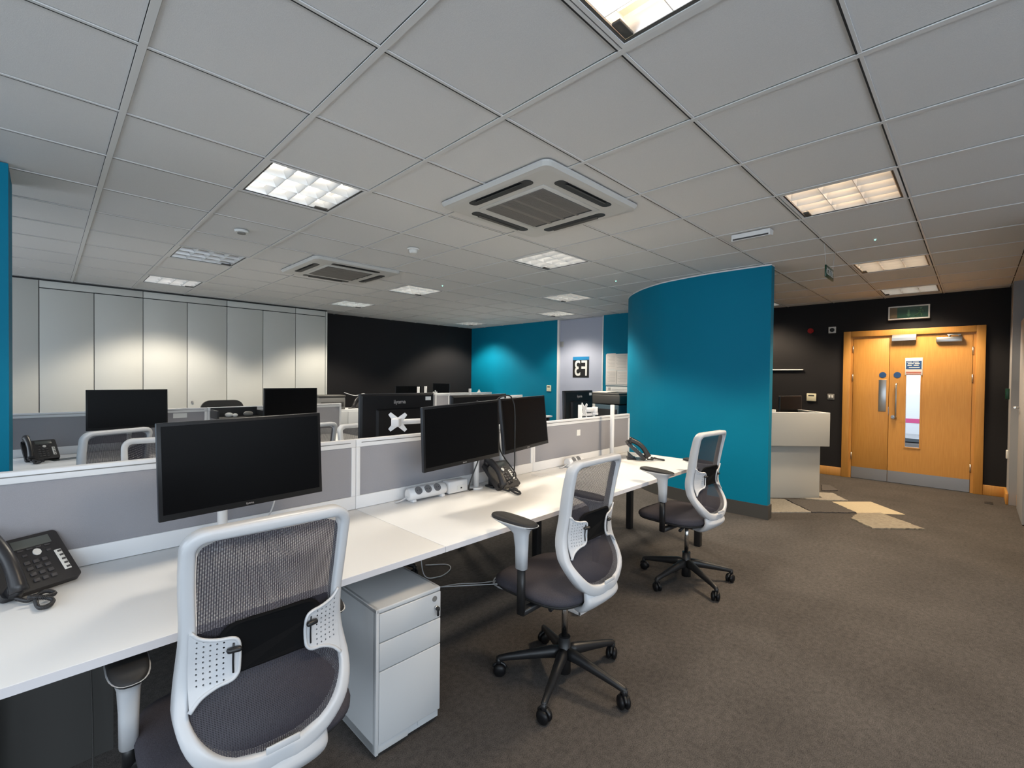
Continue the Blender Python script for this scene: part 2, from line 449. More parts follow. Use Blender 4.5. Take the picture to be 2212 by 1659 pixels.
# right wall: pale jamb and the edge of a grey door leaf
d3 = struct(MB().b2((6.75, -.375, .01), (7.60, -.345, 2.08), .003).build('door_3', M['grey_wall']))
MB().cyl((7.50, -.345, 1.13), (7.50, -.30, 1.13), .010).cyl((7.51, -.305, 1.13), (7.38, -.305, 1.13), .009).build('door_handle', M['chrome'], d3)
tag(MB().b2((8.10, YR-.002, 1.20), (8.20, YR+.033, 1.33), .006).build('call_point', M['green_d']),
    'small green call point on the pale jamb right of the double doors', 'call point')
tag(MB().b2((8.02, YR-.002, .50), (8.10, YR+.018, .60), .005).build('wall_socket', M['label_w']),
    'small white socket plate low on the pale jamb at the right edge', 'socket')

# ------------------------------------------------------------------ double door (door_1)
d1 = struct(thing('door_1', '', '')); del d1['label']; del d1['category']
mb = MB()
fx0, fx1 = XD-.035, XD+.06
mb.b2((fx0, -.085, 0), (fx1, .0, 2.115), .004); mb.b2((fx0, 1.29, 0), (fx1, 1.375, 2.115), .004); mb.b2((fx0, .0, 2.035), (fx1, 1.29, 2.115), .004)
mb.b2((fx0+.03, .0, 0), (fx1, .028, 2.035)); mb.b2((fx0+.03, 1.262, 0), (fx1, 1.29, 2.035)); mb.b2((fx0+.03, .028, 2.007), (fx1, 1.262, 2.035))
mb.b2((XD+.043, .0, 0), (XD+.058, .05, 2.035)); mb.b2((XD+.043, 1.24, 0), (XD+.058, 1.29, 2.035)); mb.b2((XD+.043, .0, 1.985), (XD+.058, 1.29, 2.035)); mb.build('door_frame', M['wood'], d1)
LX0, LX1 = XD-.002, XD+.042
leafn = MB().b2((LX0, .852, .008), (LX1, 1.258, 2.004), .002).build('door_leaf', M['wood'], d1)
MB().b2((LX1, .830, .008), (LX1+.012, .875, 2.0)).build('meeting_stile', M['wood'], leafn)
g0, g1, gz0, gz1 = .522, .668, .512, 1.70
mb = MB()
for a, b, c, d in ((.032, g0, .008, 2.004), (g1, .846, .008, 2.004), (g0, g1, .008, gz0), (g0, g1, gz1, 2.004)):
    mb.b2((LX0, a, c), (LX1, b, d))
leafw = mb.build('door_leaf', M['wood'], d1)
mb = MB()
for a, b, c, d in ((g0-.014, g0, gz0-.014, gz1+.014), (g1, g1+.014, gz0-.014, gz1+.014), (g0, g1, gz0-.014, gz0), (g0, g1, gz1, gz1+.014)):
    mb.b2((LX0-.008, a, c), (LX0+.006, b, d))
mb.build('glazing_bead', M['wood'], leafw)
MB().b2((LX0+.018, g0, gz0), (LX0+.024, g1, gz1)).build('glass_pane', glass, leafw)
MB().b2((LX0-.003, .852, .008), (LX0, 1.258, .165)).build('kick_plate', M['alu'], leafn)
MB().b2((LX0-.003, .032, .008), (LX0, .846, .165)).build('kick_plate', M['alu'], leafw)
MB().b2((LX0-.004, .878, .98), (LX0, .962, 1.42), .002).build('push_plate', M['alu'], leafn)
MB().cyl((LX0-.004, .92, 1.49), (LX0, .92, 1.49), .040, n=28).build('fire_door_disc', M['blue'], leafn)
MB().cyl((LX0-.004, .762, 1.49), (LX0, .762, 1.49), .040, n=28).build('fire_door_disc', M['blue'], leafw)
mb = MB(); mb.tube([(LX0, .768, 1.37), (LX0-.045, .768, 1.37), (LX0-.055, .768, 1.355), (LX0-.055, .768, .925), (LX0-.045, .768, .91), (LX0, .768, .91)], .010)
mb.build('pull_handle', M['alu'], leafw)
MB().cyl((LX0-.006, .80, .91), (LX0, .80, .91), .024).cyl((LX0-.03, .80, .91), (LX0, .80, .91), .010).build('lock_turn', M['chrome'], leafw)
MB().b2((LX0-.004, .848, .93), (LX0+.01, .8515, 1.05)).build('latch_plate', M['chrome'], leafn)
for y_, zz in ((1.262, 1.86), (1.262, 1.45), (1.262, .32)): MB().cyl((LX0-.006, y_, zz-.05), (LX0-.006, y_, zz+.05), .007).build('hinge', M['alu'], leafn)
for y_, zz in ((.028, 1.80), (.028, 1.45), (.028, .31)): MB().cyl((LX0-.006, y_, zz-.05), (LX0-.006, y_, zz+.05), .007).build('hinge', M['alu'], leafw)
mb = MB(); mb.prism([(0, 0), (.065, 0), (.065, .04), (.03, .085), (0, .085)], .572, .822, M4=Matrix(((-1, 0, 0, fx0+.02), (0, 0, 1, 0), (0, 1, 0, 1.955), (0, 0, 0, 1))))
tag(mb.build('magnetic_lock', M['alu']), 'aluminium magnetic lock box over the meeting edge of the double doors', 'door lock')
cl = thing('door_closer', 'boxy silver closer screwed to the top right of the wide door leaf', 'door closer', (LX0, .25, 1.95))
MB().b2((-.055, -.125, -.032), (0, .125, .032), .006).build('body', M['alu'], cl)
mb = MB(); mb.cyl((-.03, .0, .03), (-.03, .0, .06), .012); mb.b2((-.038, -.10, .058), (-.02, .02, .068), .003); mb.b2((-.03, -.11, .05), (0, -.08, .07), .003)
mb.build('arm', M['alu'], cl)
nt_ = thing('door_notice', 'white framed blue and red safety notice at the top of the door glass', 'notice', (LX0-.010, .592, 1.605))
MB().b2((-.004, -.09, -.118), (0, .09, .118), .002).build('backing', M['label_w'], nt_)
mb = MB(); mb.b2((-.006, -.08, -.035), (-.004, .08, .075)); mb.build('blue_panel', M['blue'], nt_)
mb = MB()
for y0, y1, z in ((-.05, .01, .055), (.02, .07, .055), (-.06, -.01, .035), (.0, .06, .035), (-.05, .0, .012), (.02, .065, .012), (-.06, .05, -.018)): mb.b2((-.0072, y0, z), (-.006, y1, z+.009))
mb.build('lettering', M['label_w'], nt_)
MB().b2((-.006, -.078, -.085), (-.004, .078, -.072)).b2((-.006, -.078, -.105), (-.004, .078, -.096)).build('red_lines', M['red_l'], nt_)

# exit sign above door
ex = thing('exit_sign', 'white framed unlit green running man exit sign above the double doors', 'exit sign', (XD-.002, .655, 2.335))
MB().b2((-.05, -.215, -.092), (0, .215, .092), .004).build('case', M['label_w'], ex)
mb = MB(); mb.b2((-.053, -.198, -.074), (-.05, .118, .074)); mb.build('green_panel', M['green_d'], ex)
MB().b2((-.053, .118, -.074), (-.05, .198, .074)).build('end_panel', M['brown_d'], ex)
mb = MB(); 
def ey(pts, rr): mb.tube([(-.0535, a, b) for a, b in pts], rr, 8)
mb.cyl((-.0545, -.125, .048), (-.053, -.125, .048), .013)
ey([(-.122, .028), (-.112, -.012)], .011); ey([(-.122, .026), (-.098, .012), (-.085, .028)], .0055); ey([(-.122, .026), (-.15, .018), (-.158, -.004)], .0055)
ey([(-.112, -.012), (-.142, -.03), (-.130, -.062)], .007); ey([(-.110, -.012), (-.090, -.035), (-.062, -.05)], .007)
mb.build('running_figure', M['green_f'], ex)
MB().b2((-.0545, -.01, -.03), (-.053, .01, .035)).prism([(-.022, 0), (.022, 0), (0, .03)], 0, .0015, M4=Matrix(((0, 0, 1, -.0545), (1, 0, 0, 0), (0, -1, 0, -.028), (0, 0, 0, 1)))).build('arrow', M['green_f'], ex)

# small wall devices
w = thing('fire_alarm', 'round red sounder high on the charcoal wall left of the doors', 'fire alarm', (XD, 1.794, 2.158))
MB().cyl((-.045, 0, 0), (0, 0, 0), .038, n=24).build('body', M['red'], w); MB().cyl((-.055, 0, 0), (-.045, 0, 0), .018).build('cap', M['red'], w)
w = thing('wall_speaker', 'white square plate with round black centre high beside the door frame', 'wall sounder', (XD, 1.522, 2.155))
MB().b2((-.012, -.047, -.047), (0, .047, .047), .005).build('plate', M['label_w'], w); MB().cyl((-.02, 0, 0), (-.012, 0, 0), .030, n=24).build('grille', M['black'], w)
w = thing('thermostat', 'cream square controller on the charcoal wall above the reception counter', 'thermostat', (XD, 1.771, 1.145))
MB().b2((-.02, -.062, -.058), (0, .062, .058), .006).build('body', M['cream'], w); MB().b2((-.021, -.038, .018), (-.02, .038, .036)).build('display', M['dark_grey'], w)
w = thing('light_switch', 'steel double light switch on the charcoal wall beside the doors', 'light switch', (XD, 1.522, 1.163))
MB().b2((-.008, -.043, -.043), (0, .043, .043), .004).build('plate', M['mid_grey'], w)
MB().b2((-.014, -.028, -.018), (-.008, -.006, .022), .002).build('rocker', M['label_w'], w); MB().b2((-.014, .006, -.018), (-.008, .028, .022), .002).build('rocker', M['label_w'], w)
tag(MB().b2((XD-.03, 1.885, 1.558), (XD, 2.75, 1.574), .002).build('wall_rail', M['rail_light']),
    'thin bright white horizontal strip on the charcoal wall behind reception', 'wall strip')
w = thing('thermostat', 'cream controller on the teal wall beside the frosted door', 'thermostat', (XT+.002, 6.14, 1.185))
MB().b2((-.02, -.055, -.062), (0, .055, .062), .005).build('body', M['cream'], w); MB().b2((-.021, -.035, .018), (-.02, .035, .042)).build('display', M['dark_grey'], w)

# ------------------------------------------------------------------ frosted door (door_2)
d2 = struct(thing('door_2', '', '')); del d2['label']; del d2['category']
MB().b2((XT+.03, 4.87, .01), (XT+.075, 5.885, 2.54), .002).build('door_leaf', M['frost'], d2)
mb = MB(); mb.b2((XT-.015, 5.885, 0), (XT+.08, 5.93, H)); mb.b2((XT-.01, 4.85, 0), (XT+.08, 4.87, H)); mb.build('door_frame', M['steel_white'], d2)
MB().b2((XT+.012, 5.80, 2.02), (XT+.03, 5.885, 2.12), .003).build('hinge', M['alu'], d2)
MB().b2((XT+.022, 4.93, 1.0), (XT+.03, 4.96, 1.12), .002).build('lock_plate', M['alu'], d2)
lg = thing('logo_poster', 'square poster with pale mirrored characters on black under a blue strip, on the frosted door', 'poster', (XT+.028, 5.375, 1.61))
MB().b2((-.004, -.19, -.20), (0, .19, .14)).build('black_panel', M['black'], lg)
MB().b2((-.004, -.19, .14), (0, .19, .20)).build('blue_strip', M['blue_l'], lg)
t_ = text('F3', .42, 'lettering', M['label_w'], lg, (-.006, -.005, -.035), (R(90), 0, R(-90)), .001, sx=-.82, bold=.004)

# ------------------------------------------------------------------ white board with papers
w = thing('notice_board', 'white board pinned with printed sheets on the teal wall beside the frosted door', 'notice board', (XT, 4.45, 1.58))
MB().b2((-.02, -.40, -.31), (0, .33, .26), .004).build('board', M['label_w'], w)
for n_, (y0, y1, z0, z1) in enumerate(((.12, .31, -.01, .27), (-.12, .13, -.03, .25), (-.36, -.14, -.02, .22), (.10, .31, -.28, -.04), (-.13, .09, -.28, -.05), (-.38, -.15, -.29, -.06))):
    pp = MB().b2((-.023-.001*n_, y0, z0), (-.021-.001*n_, y1, z1)).build('sheet', M['paper'], w)
    mb = MB()
    for q in range(9):
        zz = z1-.03-q*(z1-z0-.05)/9
        mb.b2((-.0245-.001*n_, y0+.02, zz), (-.0232-.001*n_, y1-.02-(q*37 % 5)*.012, zz+.004))
    mb.build('print_lines', M['ink'], pp)
w = thing('notice_strip', 'long white notice with small print under the pinned board', 'notice', (XT+.002, 4.45, 1.21))
MB().b2((-.008, -.40, -.05), (0, .33, .05), .002).build('sheet', M['label_w'], w)
MB().b2((-.0095, .23, -.025), (-.008, .28, .025)).b2((-.0095, -.10, -.005), (-.008, .20, .0)).b2((-.0095, -.05, -.02), (-.008, .20, -.015)).build('print_lines', M['ink'], w)

# ------------------------------------------------------------------ photocopier
cp = thing('photocopier', 'large dark photocopier with cream and blue lower body by the teal wall', 'photocopier', (6.55, 4.25, 0))
mb = MB(); mb.b2((-.30, .08, .05), (.30, .42, .995), .01); mb.build('body', M['counter'], cp)
MB().b2((-.305, -.36, .05), (.30, .08, .985), .01).build('side_cover', M['navy'], cp)
MB().b2((-.315, -.33, .60), (-.30, .05, .92), .004).build('paper_tray', M['black'], cp)
MB().b2((-.315, .11, .76), (-.30, .36, .90), .004).build('drawer', M['counter'], cp)
MB().b2((-.315, .11, .58), (-.30, .36, .73), .004).build('drawer', M['counter'], cp)
MB().b2((-.31, -.38, .997), (.31, .16, 1.14), .012).build('scanner_unit', M['dark_grey'], cp)
MB().b2((-.31, .16, .997), (.31, .43, 1.14), .012).build('scanner_end', M['dark_grey'], cp)
MB().b2((-.30, -.36, 1.14), (.30, .36, 1.17), .008).build('document_feeder', M['dark_grey'], cp)
MB().b2((-.44, .30, 1.09), (-.31, .50, 1.135), .006).build('control_panel', M['black'], cp)
for k_, (px, py) in enumerate(((-.24, -.30), (-.24, .36), (.24, -.30), (.24, .36))): MB().cyl((px, py, 0), (px, py, .05), .03).build('foot', M['black'], cp)
tag(MB().b2((6.40, 4.20, 1.170), (6.62, 4.48, 1.178)).b2((6.44, 4.16, 1.178), (6.66, 4.42, 1.184)).build('paper_stack', M['paper']),
    'loose white papers lying on top of the photocopier', 'papers')

# ------------------------------------------------------------------ storage wall
YF = 8.22
xs = [-.047, .97, 1.995, 3.02, 3.535]
def storage(x0, x1, label, knob=None, doors=2):
    t = thing('storage_cupboard', label, 'cupboard', (x0, YF, 0), 0, 'floor to ceiling cupboards along the back wall')
    w_ = x1-x0; g = .004
    MB().b2((.0, .022, .0), (w_, .36, H-.02)).build('carcass', M['black'], t)
    MB().b2((g, 0, 2.45), (w_-g, .02, H-.018), .0015).build('header_panel', M['laminate'], t)
    for k in range(doors):
        a, b = w_*k/doors+g, w_*(k+1)/doors-g
        d = MB().b2((a, 0, .06), (b, .02, 2.438), .0015).build('door', M['laminate'], t)
        if knob is not None and knob == k:
            MB().cyl((b-.055 if k == 0 else a+.055, -.022, .985), (b-.055 if k == 0 else a+.055, 0, .985), .014).build('knob', M['chrome'], d)
    MB().b2((g, .015, 0), (w_-g, .022, .055)).build('plinth', M['laminate'], t)
    return t
t = thing('storage_cupboard', 'leftmost full height cupboard panel, beside the teal pillar, without header', 'cupboard', (-1.2, YF, 0), 0, 'floor to ceiling cupboards along the back wall')
MB().b2((0, .022, 0), (1.153, .36, H-.02)).build('carcass', M['black'], t); MB().b2((.004, 0, .06), (1.149, .02, H-.018), .0015).build('door', M['laminate'], t)
storage(xs[0], xs[1], 'white two-door cupboard at the left of the wall, behind the tall monitor', None)
storage(xs[1], xs[2], 'white two-door cupboard with a small round knob on its right door', 1)
storage(xs[2], xs[3], 'white two-door cupboard without knob, third pair along the wall', None)
storage(xs[3], xs[4], 'narrow single-door white cupboard next to the charcoal wall', None, 1)
struct(MB().b2((3.537, YF-.005, 0), (3.565, YB, H-.02)).build('trim_4', M['laminate']))
struct(MB().b2((-1.2, YF+.01, H-.02), (3.565, YB, H)).build('trim_5', M['black']))

# ------------------------------------------------------------------ ceiling luminaires
def luminaire(i, j, label, tube, lens=True):
    x, y = cell(i, j); t = thing('ceiling_light', label, 'ceiling light', (x+T/2, y+T/2, H), 0, 'square louvred lights in the ceiling grid')
    a = .2875
    mb = MB()
    for s_ in (-1, 1):
        mb.b2((s_*a-.0, -a, 0), (s_*(a-.016), a, .006)); mb.b2((-a+.016, s_*a, 0), (a-.016, s_*(a-.016), .006))
        mb.b2((s_*a, -a, .006), (s_*(a-.003), a, .11)); mb.b2((-a, s_*a, .006), (a, s_*(a-.003), .11))
    mb.b2((-a, -a, .11), (a, a, .113)); mb.build('housing', M['lamp_white'], t)
    mb = MB()
    for s_ in (-1, 1): mb.b2((s_*.2715, -.2715, .0035), (s_*.261, .2715, .0055)); mb.b2((-.261, s_*.2715, .0035), (.261, s_*.261, .0055))
    mb.build('shadow_gap', M['dark_grey'], t)  # solid dark ring, coloured to stand in for shade between louvre and frame
    mb = MB(); q = .258
    # wedge blades: 4 lamp bays across, 3 cells along each
    def wedge(p0, p1, along):
        wt, wb, z0, z1 = .024, .0015, .006, .048
        if along == 'y': pts = [(p0-wb, p1[0], z0), (p0+wb, p1[0], z0), (p0+wt, p1[0], z1), (p0-wt, p1[0], z1)]; pts2 = [(a_, p1[1], c_) for a_, b_, c_ in pts]
        else: pts = [(p1[0], p0-wb, z0), (p1[0], p0+wb, z0), (p1[0], p0+wt*.45, z1), (p1[0], p0-wt*.45, z1)]; pts2 = [(p1[1], b_, c_) for a_, b_, c_ in pts]
        mb.loft([pts, pts2], smooth=False)
    for k in range(5): wedge(-q+2*q*k/4, (-q, q), 'y')
    for k in range(4): wedge(-q+2*q*k/3, (-q, q), 'x')
    mb.build('louvre', M['louvre'], t)
    for k in range(4):
        xx = -q+2*q*(k+.5)/4
        MB().cyl((xx, -.25, .072), (xx, .25, .072), .012, n=12).build('lamp_tube', tube, t)
    MB().b2((.17, .225, .001), (.255, .258, .012), .003).build('sensor', M['dark_grey'], t)
    return t
LL = {(1, 1): ('large louvred light above the near desks, left of the near cassette', M['tube']),
      (1, -3): ('glaring warm light cut by the top edge of the frame', M['tube_warm']),
      (1, 5): ('unlit louvred light above the second desk row, left of the far cassette', M['tube_off']),
      (1, 8): ('dim louvred light nearest the left end of the cupboard wall', M['tube_dim']),
      (5, 1): ('lit louvred light just beyond the near cassette unit', M['tube']),
      (5, 5): ('lit louvred light just beyond the far cassette unit', M['tube']),
      (5, 8): ('lit louvred light nearest the right end of the cupboard wall', M['tube']),
      (8, 3): ('bright louvred light left of the top of the curved teal wall', M['tube']),
      (10, 5): ('louvred light near the ceiling edge above the frosted door', M['tube']),
      (10, 9): ('farthest louvred light in the charcoal and teal corner', M['tube']),
      (5, -3): ('large warm louvred light at the right, nearest of the row to the doors', M['tube_warm']),
      (9, -3): ('warm louvred light midway along the row leading to the doors', M['tube_warm']),
      (12, -3): ('louvred light right above the exit sign and doors', M['tube']),
      (12, 0): ('louvred light just peeping out behind the curved teal wall', M['tube'])}
for (i, j), (lab, tb) in LL.items(): luminaire(i, j, lab, tb)

# ------------------------------------------------------------------ ceiling cassettes
def cassette(x, y, label):
    t = thing('ceiling_cassette', label, 'air conditioner', (x, y, H), 0, 'ceiling cassette air conditioners')
    a = .465; zt = -.028
    def ring(w, z, r_): return [(px, py, z) for px, py in rrect(w, w, r_, 6)]
    mb = MB(); mb.loft([ring(.95, -.001, .05), ring(.95, -.010, .05), ring(.925, zt, .045), ring(.86, zt-.003, .045), ring(.60, zt-.003, .02)], caps=False, smooth=False)
    # underside between slots: closed flat panel
    mb.quad([(px, py, zt-.003) for px, py in rrect(.60, .60, .02, 6)])
    mb.build('panel', M['ac'], t)
    for k in range(4):
        rz = k*PI/2
        mb = MB(); mb.use(M['slot']); mb.prism(rrect(.53, .070, .030, 5, 0, .368), zt-.006, zt-.0035)
        mb.build('air_slot', M['slot'], t, rot=(0, 0, rz))
        mb = MB(); mb.box((0, .386, zt-.010), (.40, .020, .004), Euler((R(-28 if k % 2 else -18), 0, 0)).to_matrix(), .002); mb.build('louvre_flap', M['dark_grey'], t, rot=(0, 0, rz))
    mb = MB(); mb.b2((-.285, -.285, zt-.007), (.285, .285, zt-.003), .002); mb.build('intake_frame', M['ac'], t)
    mb = MB()
    mb.b2((-.25, -.25, zt-.0085), (.25, .25, zt-.007))
    mb.build('grille_back', M['slot'], t)
    mb = MB()
    for k in range(47): mb.b2((-.25+k*.0102-.0031, -.25, zt-.012), (-.25+k*.0102+.0031, .25, zt-.0085))
    for k in range(1, 4): mb.b2((-.25, -.25+k*.1175-.004, zt-.0125), (.25, -.25+k*.125+.004, zt-.0085))
    mb.build('intake_grille', M['grille'], t)
    return t
c0 = cassette(*AC[0], 'large white ceiling cassette unit in the middle of the ceiling')
dup(c0, (*AC[1], H), 0, 'smaller looking far white ceiling cassette toward the cupboard wall')

# ceiling devices
w = thing('smoke_detector', 'round white smoke detector on the ceiling between the two cassettes', 'smoke detector', (2.36, 3.63, H))
MB().cyl((0, 0, -.012), (0, 0, 0), .052, n=28).build('base', M['label_w'], w)
MB().cyl((0, 0, -.045), (0, 0, -.012), .030, .042, n=28).build('head', M['label_w'], w)
w = thing('ceiling_sensor', 'flat round sensor on the ceiling behind the large left light', 'sensor', (1.12, 4.2, H))
MB().cyl((0, 0, -.02), (0, 0, 0), .048, .052, n=28).build('base', M['label_w'], w); MB().cyl((0, 0, -.028), (0, 0, -.02), .03, n=20).build('lens', M['mid_grey'], w)
w = thing('ceiling_emergency_light', 'slim white wedge-shaped emergency light on the ceiling before the curved wall', 'emergency light', (3.93, 1.265, H))
mb = MB(); mb.prism([(-.045, 0), (.045, 0), (.030, -.038), (-.045, -.050)], -.14, .14, M4=Matrix(((1, 0, 0, 0), (0, 0, 1, 0), (0, 1, 0, 0), (0, 0, 0, 1))))
mb.build('body', M['lamp_white'], w); MB().b2((-.047, -.13, -.046), (-.045, .13, -.034)).build('diffuser', M['dark_grey'], w)
for n_, (x, y, lab) in enumerate(((4.78, .60, 'between the two big right-hand lights'), (4.78, 3.04, 'left of the curved wall top'), (3.57, 4.82, 'beyond the round smoke detector'))):
    w = thing('ceiling_indicator', 'tiny ceiling button with a green glint, '+lab, 'indicator', (x, y, H+.006), 0)
    MB().cyl((0, 0, -.006), (0, 0, 0), .012, n=16).build('base', M['label_w'], w); MB().ball((0, 0, -.008), .006).build('led', M['led'], w)
w = thing('hanging_exit_sign', 'small exit sign hung on two cords from the ceiling right of the curved wall', 'exit sign', (4.83, .92, 0))
MB().b2((-.145, -.006, 2.285), (.145, .006, 2.385), .002).build('panel', M['green_d'], w)
mb = MB()
for a_, b_ in ((-.13, -.06), (-.045, -.005), (.015, .06), (.075, .12)):
    mb.b2((a_, -.0085, 2.31), (b_, -.006, 2.318)); mb.b2((a_, -.0085, 2.31), (a_+.012, -.006, 2.365)); mb.b2((a_, -.0085, 2.352), (b_, -.006, 2.36))
mb.build('lettering', M['label_w'], w)
MB().cyl((-.14, 0, 2.385), (-.20, 0, H), .0018, n=6).build('cord', M['cable_w'], w); MB().cyl((.14, 0, 2.385), (.20, 0, H), .0018, n=6).build('cord', M['cable_w'], w)

# ------------------------------------------------------------------ desks
BA = R(1.1); DZT = .705
def bank(x, y): # rotated frame of the near bank, about (0,1.494)
    c, s_ = math.cos(BA), math.sin(BA); return (c*x-s_*(y-1.494), 1.494+s_*x+c*(y-1.494))
def desk(x0, y0, w_, d_, rz, label, legs, group, modesty=None, flip=False):
    """origin = front left corner; legs = list of (x, y)"""
    t = thing('desk', label, 'desk', (x0, y0, 0), rz, group)
    mb = MB(); mb.use(M['desk']); mb.b2((.0012, .0, DZT-.024), (w_-.0012, d_, DZT), .0015)
    mb.build('tabletop', M['desk'], t)
    MB().b2((.0012, -.0012, DZT-.0235), (w_-.0012, .0, DZT-.001)).build('front_edge', M['desk_edge'], t)
    for lx, ly in legs: MB().b2((lx-.025, ly-.025, 0), (lx+.025, ly+.025, DZT-.03), .003).build('leg', M['black'], t)
    mb = MB(); mb.b2((.06, .22, DZT-.039), (w_-.06, .26, DZT-.024)); mb.b2((.06, d_-.12, DZT-.06), (w_-.06, d_-.08, DZT-.024))
    for a in (.04, w_-.08): mb.b2((a, .08, DZT-.039), (a+.04, d_-.08, DZT-.024))
    mb.build('underframe', M['black'], t)
    if modesty:
        a, b, z0, z1, yy = modesty; MB().b2((a, yy, z0), (b, yy+.018, z1)).build('modesty_panel', M['dark_grey'], t)
    return t
XS = [-.24, 1.15, 2.54, 3.93]
g1 = 'white desks of the near row'
desk(*bank(XS[0], 1.494), 1.39, .77, BA, 'left white desk with the large foreground monitor on it', [(.12, .55)], g1, modesty=(.0, .42, .08, .60, .62))
desk(*bank(XS[1], 1.494), 1.39, .77, BA, 'middle white desk of the near row, holding the black desk phone and power strip', [(.08, .60)], g1)
desk(*bank(XS[2], 1.494), 1.39, .77, BA, 'right white desk ending at the curved teal wall', [(1.33, .06), (1.33, .70), (.0, .70)], g1)
g2 = 'white desks behind the near screens'
labs = ['white desk hidden behind the left end of the near screens', 'white desk behind the screens under the two monitor backs', 'white desk behind the screens, nearest the frosted door']
for k in range(3):
    x, y = bank(XS[k+1], 1.494+.80+.77)
    desk(x, y, 1.39, .74, BA+PI, labs[k], [(.08, .08), (1.31, .08)], g2)
g3 = 'white desks of the second row'
Y2 = 5.44
desk(-.24, Y2-.77, 1.39, .765, 0, 'white desk of the second row beside the teal pillar, with a phone on it', [(.06, .06), (1.33, .06), (.7, .6)], g3)
desk(1.15, Y2-.77, 1.39, .765, 0, 'white desk of the second row with the black tray and square monitor', [(1.33, .06), (1.33, .6)], g3)
desk(2.54, Y2+.04+.77, 1.39, .765, PI, 'far side desk of the second row, right half, before the cupboards', [(.06, .06), (1.33, .06)], g3)
desk(1.15, Y2+.04+.77, 1.39, .765, PI, 'far side desk of the second row, left half, before the cupboards', [(.06, .06), (1.33, .06)], g3)

# desk screens
def screen(x0, y0, w_, rz, label, group, z0=.705, top=1.062, sticker=None):
    t = thing('desk_screen', label, 'desk divider', (x0, y0, 0), rz, group)
    th = .034; mb = MB()
    mb.b2((.001, 0, z0+.001), (w_-.001, th, z0+.068), .002)                       # bottom rail
    mb.b2((.001, -.0, top-.040), (w_-.001, th, top), .003)          # top rail
    mb.b2((.001, 0, z0+.068), (.024, th, top-.040), .002); mb.b2((w_-.024, 0, z0+.068), (w_-.001, th, top-.040), .002)
    mb.build('frame', M['steel_white'], t)
    MB().b2((.03, -.0018, top-.018), (w_-.03, .0, top-.0145)).build('groove', M['mid_grey'], t)
    MB().b2((.024, .006, z0+.068), (w_-.024, th-.006, top-.040), .002).build('fabric_panel', M['fabric'], t)
    if sticker: MB().b2((sticker[0], .003, sticker[1]), (sticker[0]+sticker[2], .006, sticker[1]+sticker[3])).build('paper_label', M['label_w'], t)
    return t
g4 = 'grey fabric screens down the middle of the near desks'
sl = ['grey fabric screen at the far left behind the foreground monitor', 'grey fabric screen behind the power strip and middle monitor', 'grey fabric screen with a small white label, ending at the curved wall']
for k in range(3):
    x, y = bank(XS[k], 1.494+.745)
    screen(x, y, 1.39, BA, sl[k], g4, top=1.066, sticker=(.545, .925, .048, .048) if k == 2 else None)
g5 = 'grey fabric screens of the second desk row'
screen(-.24, Y2, 1.39, 0, 'second row grey screen beside the teal pillar, with a small paper label', g5, sticker=(1.11, .970, .11, .045))
screen(1.15, Y2, 1.39, 0, 'second row grey screen behind the square monitor, ending free', g5)

# ------------------------------------------------------------------ monitors
def monitor(c, w_, h_, yaw_, tilt, roll_, label, kind='front', pole=None, poleh=None, group=None, logo=None, backlogo=None, arm=True):
    """front normal = local -Y; c = centre of the panel (world)"""
    t = thing('monitor', label, 'monitor', c, 0, group)
    t.rotation_euler = Euler((-tilt, -roll_, yaw_), 'XYZ')
    MB().b2((-w_/2, .0, -h_/2), (w_/2, .020, h_/2), .003).build('bezel', M['bezel_side'], t)
    MB().b2((-w_/2+.001, -.0015, -h_/2+.001), (w_/2-.001, .001, h_/2-.001), .0005).build('front_frame', M['blackm'], t)
    MB().b2((-w_/2+.012, -.0022, -h_/2+.022), (w_/2-.012, -.0010, h_/2-.012)).build('display', M['panel'], t)
    mb = MB(); P0 = [(x, .020, z) for x, z in rrect(w_-.004, h_-.004, .004, 3)]; P1 = [(x, .028, z) for x, z in rrect(w_-.03, h_-.03, .01, 3)]
    mb.loft([P0, P1], smooth=False); mb.build('back_shell', M['blackm'], t)
    mb = MB(); P0 = [(x, .027, z) for x, z in rrect(w_*.62, h_*.62, .012, 3, 0, -h_*.1)]; P1 = [(x, .045, z) for x, z in rrect(w_*.58, h_*.56, .012, 3, 0, -h_*.1)]
    mb.loft([P0, P1], smooth=False); mb.build('rear_housing', M['blackm'], t)
    if logo: text('iiyama', .011, 'logo', M['ink'], t, (0, -.0024, -h_/2+.011), (R(90), 0, 0), .0003)
    if backlogo: text('iiyama', .036, 'logo', M['ink'], t, (0, .0288, h_*.335), (R(90), 0, PI), .0004)
    if backlogo: MB().b2((-w_/2+.03, .0285, h_/2-.05), (-w_/2+.075, .0292, h_/2-.025)).build('rating_label', M['label_w'], t)
    return t
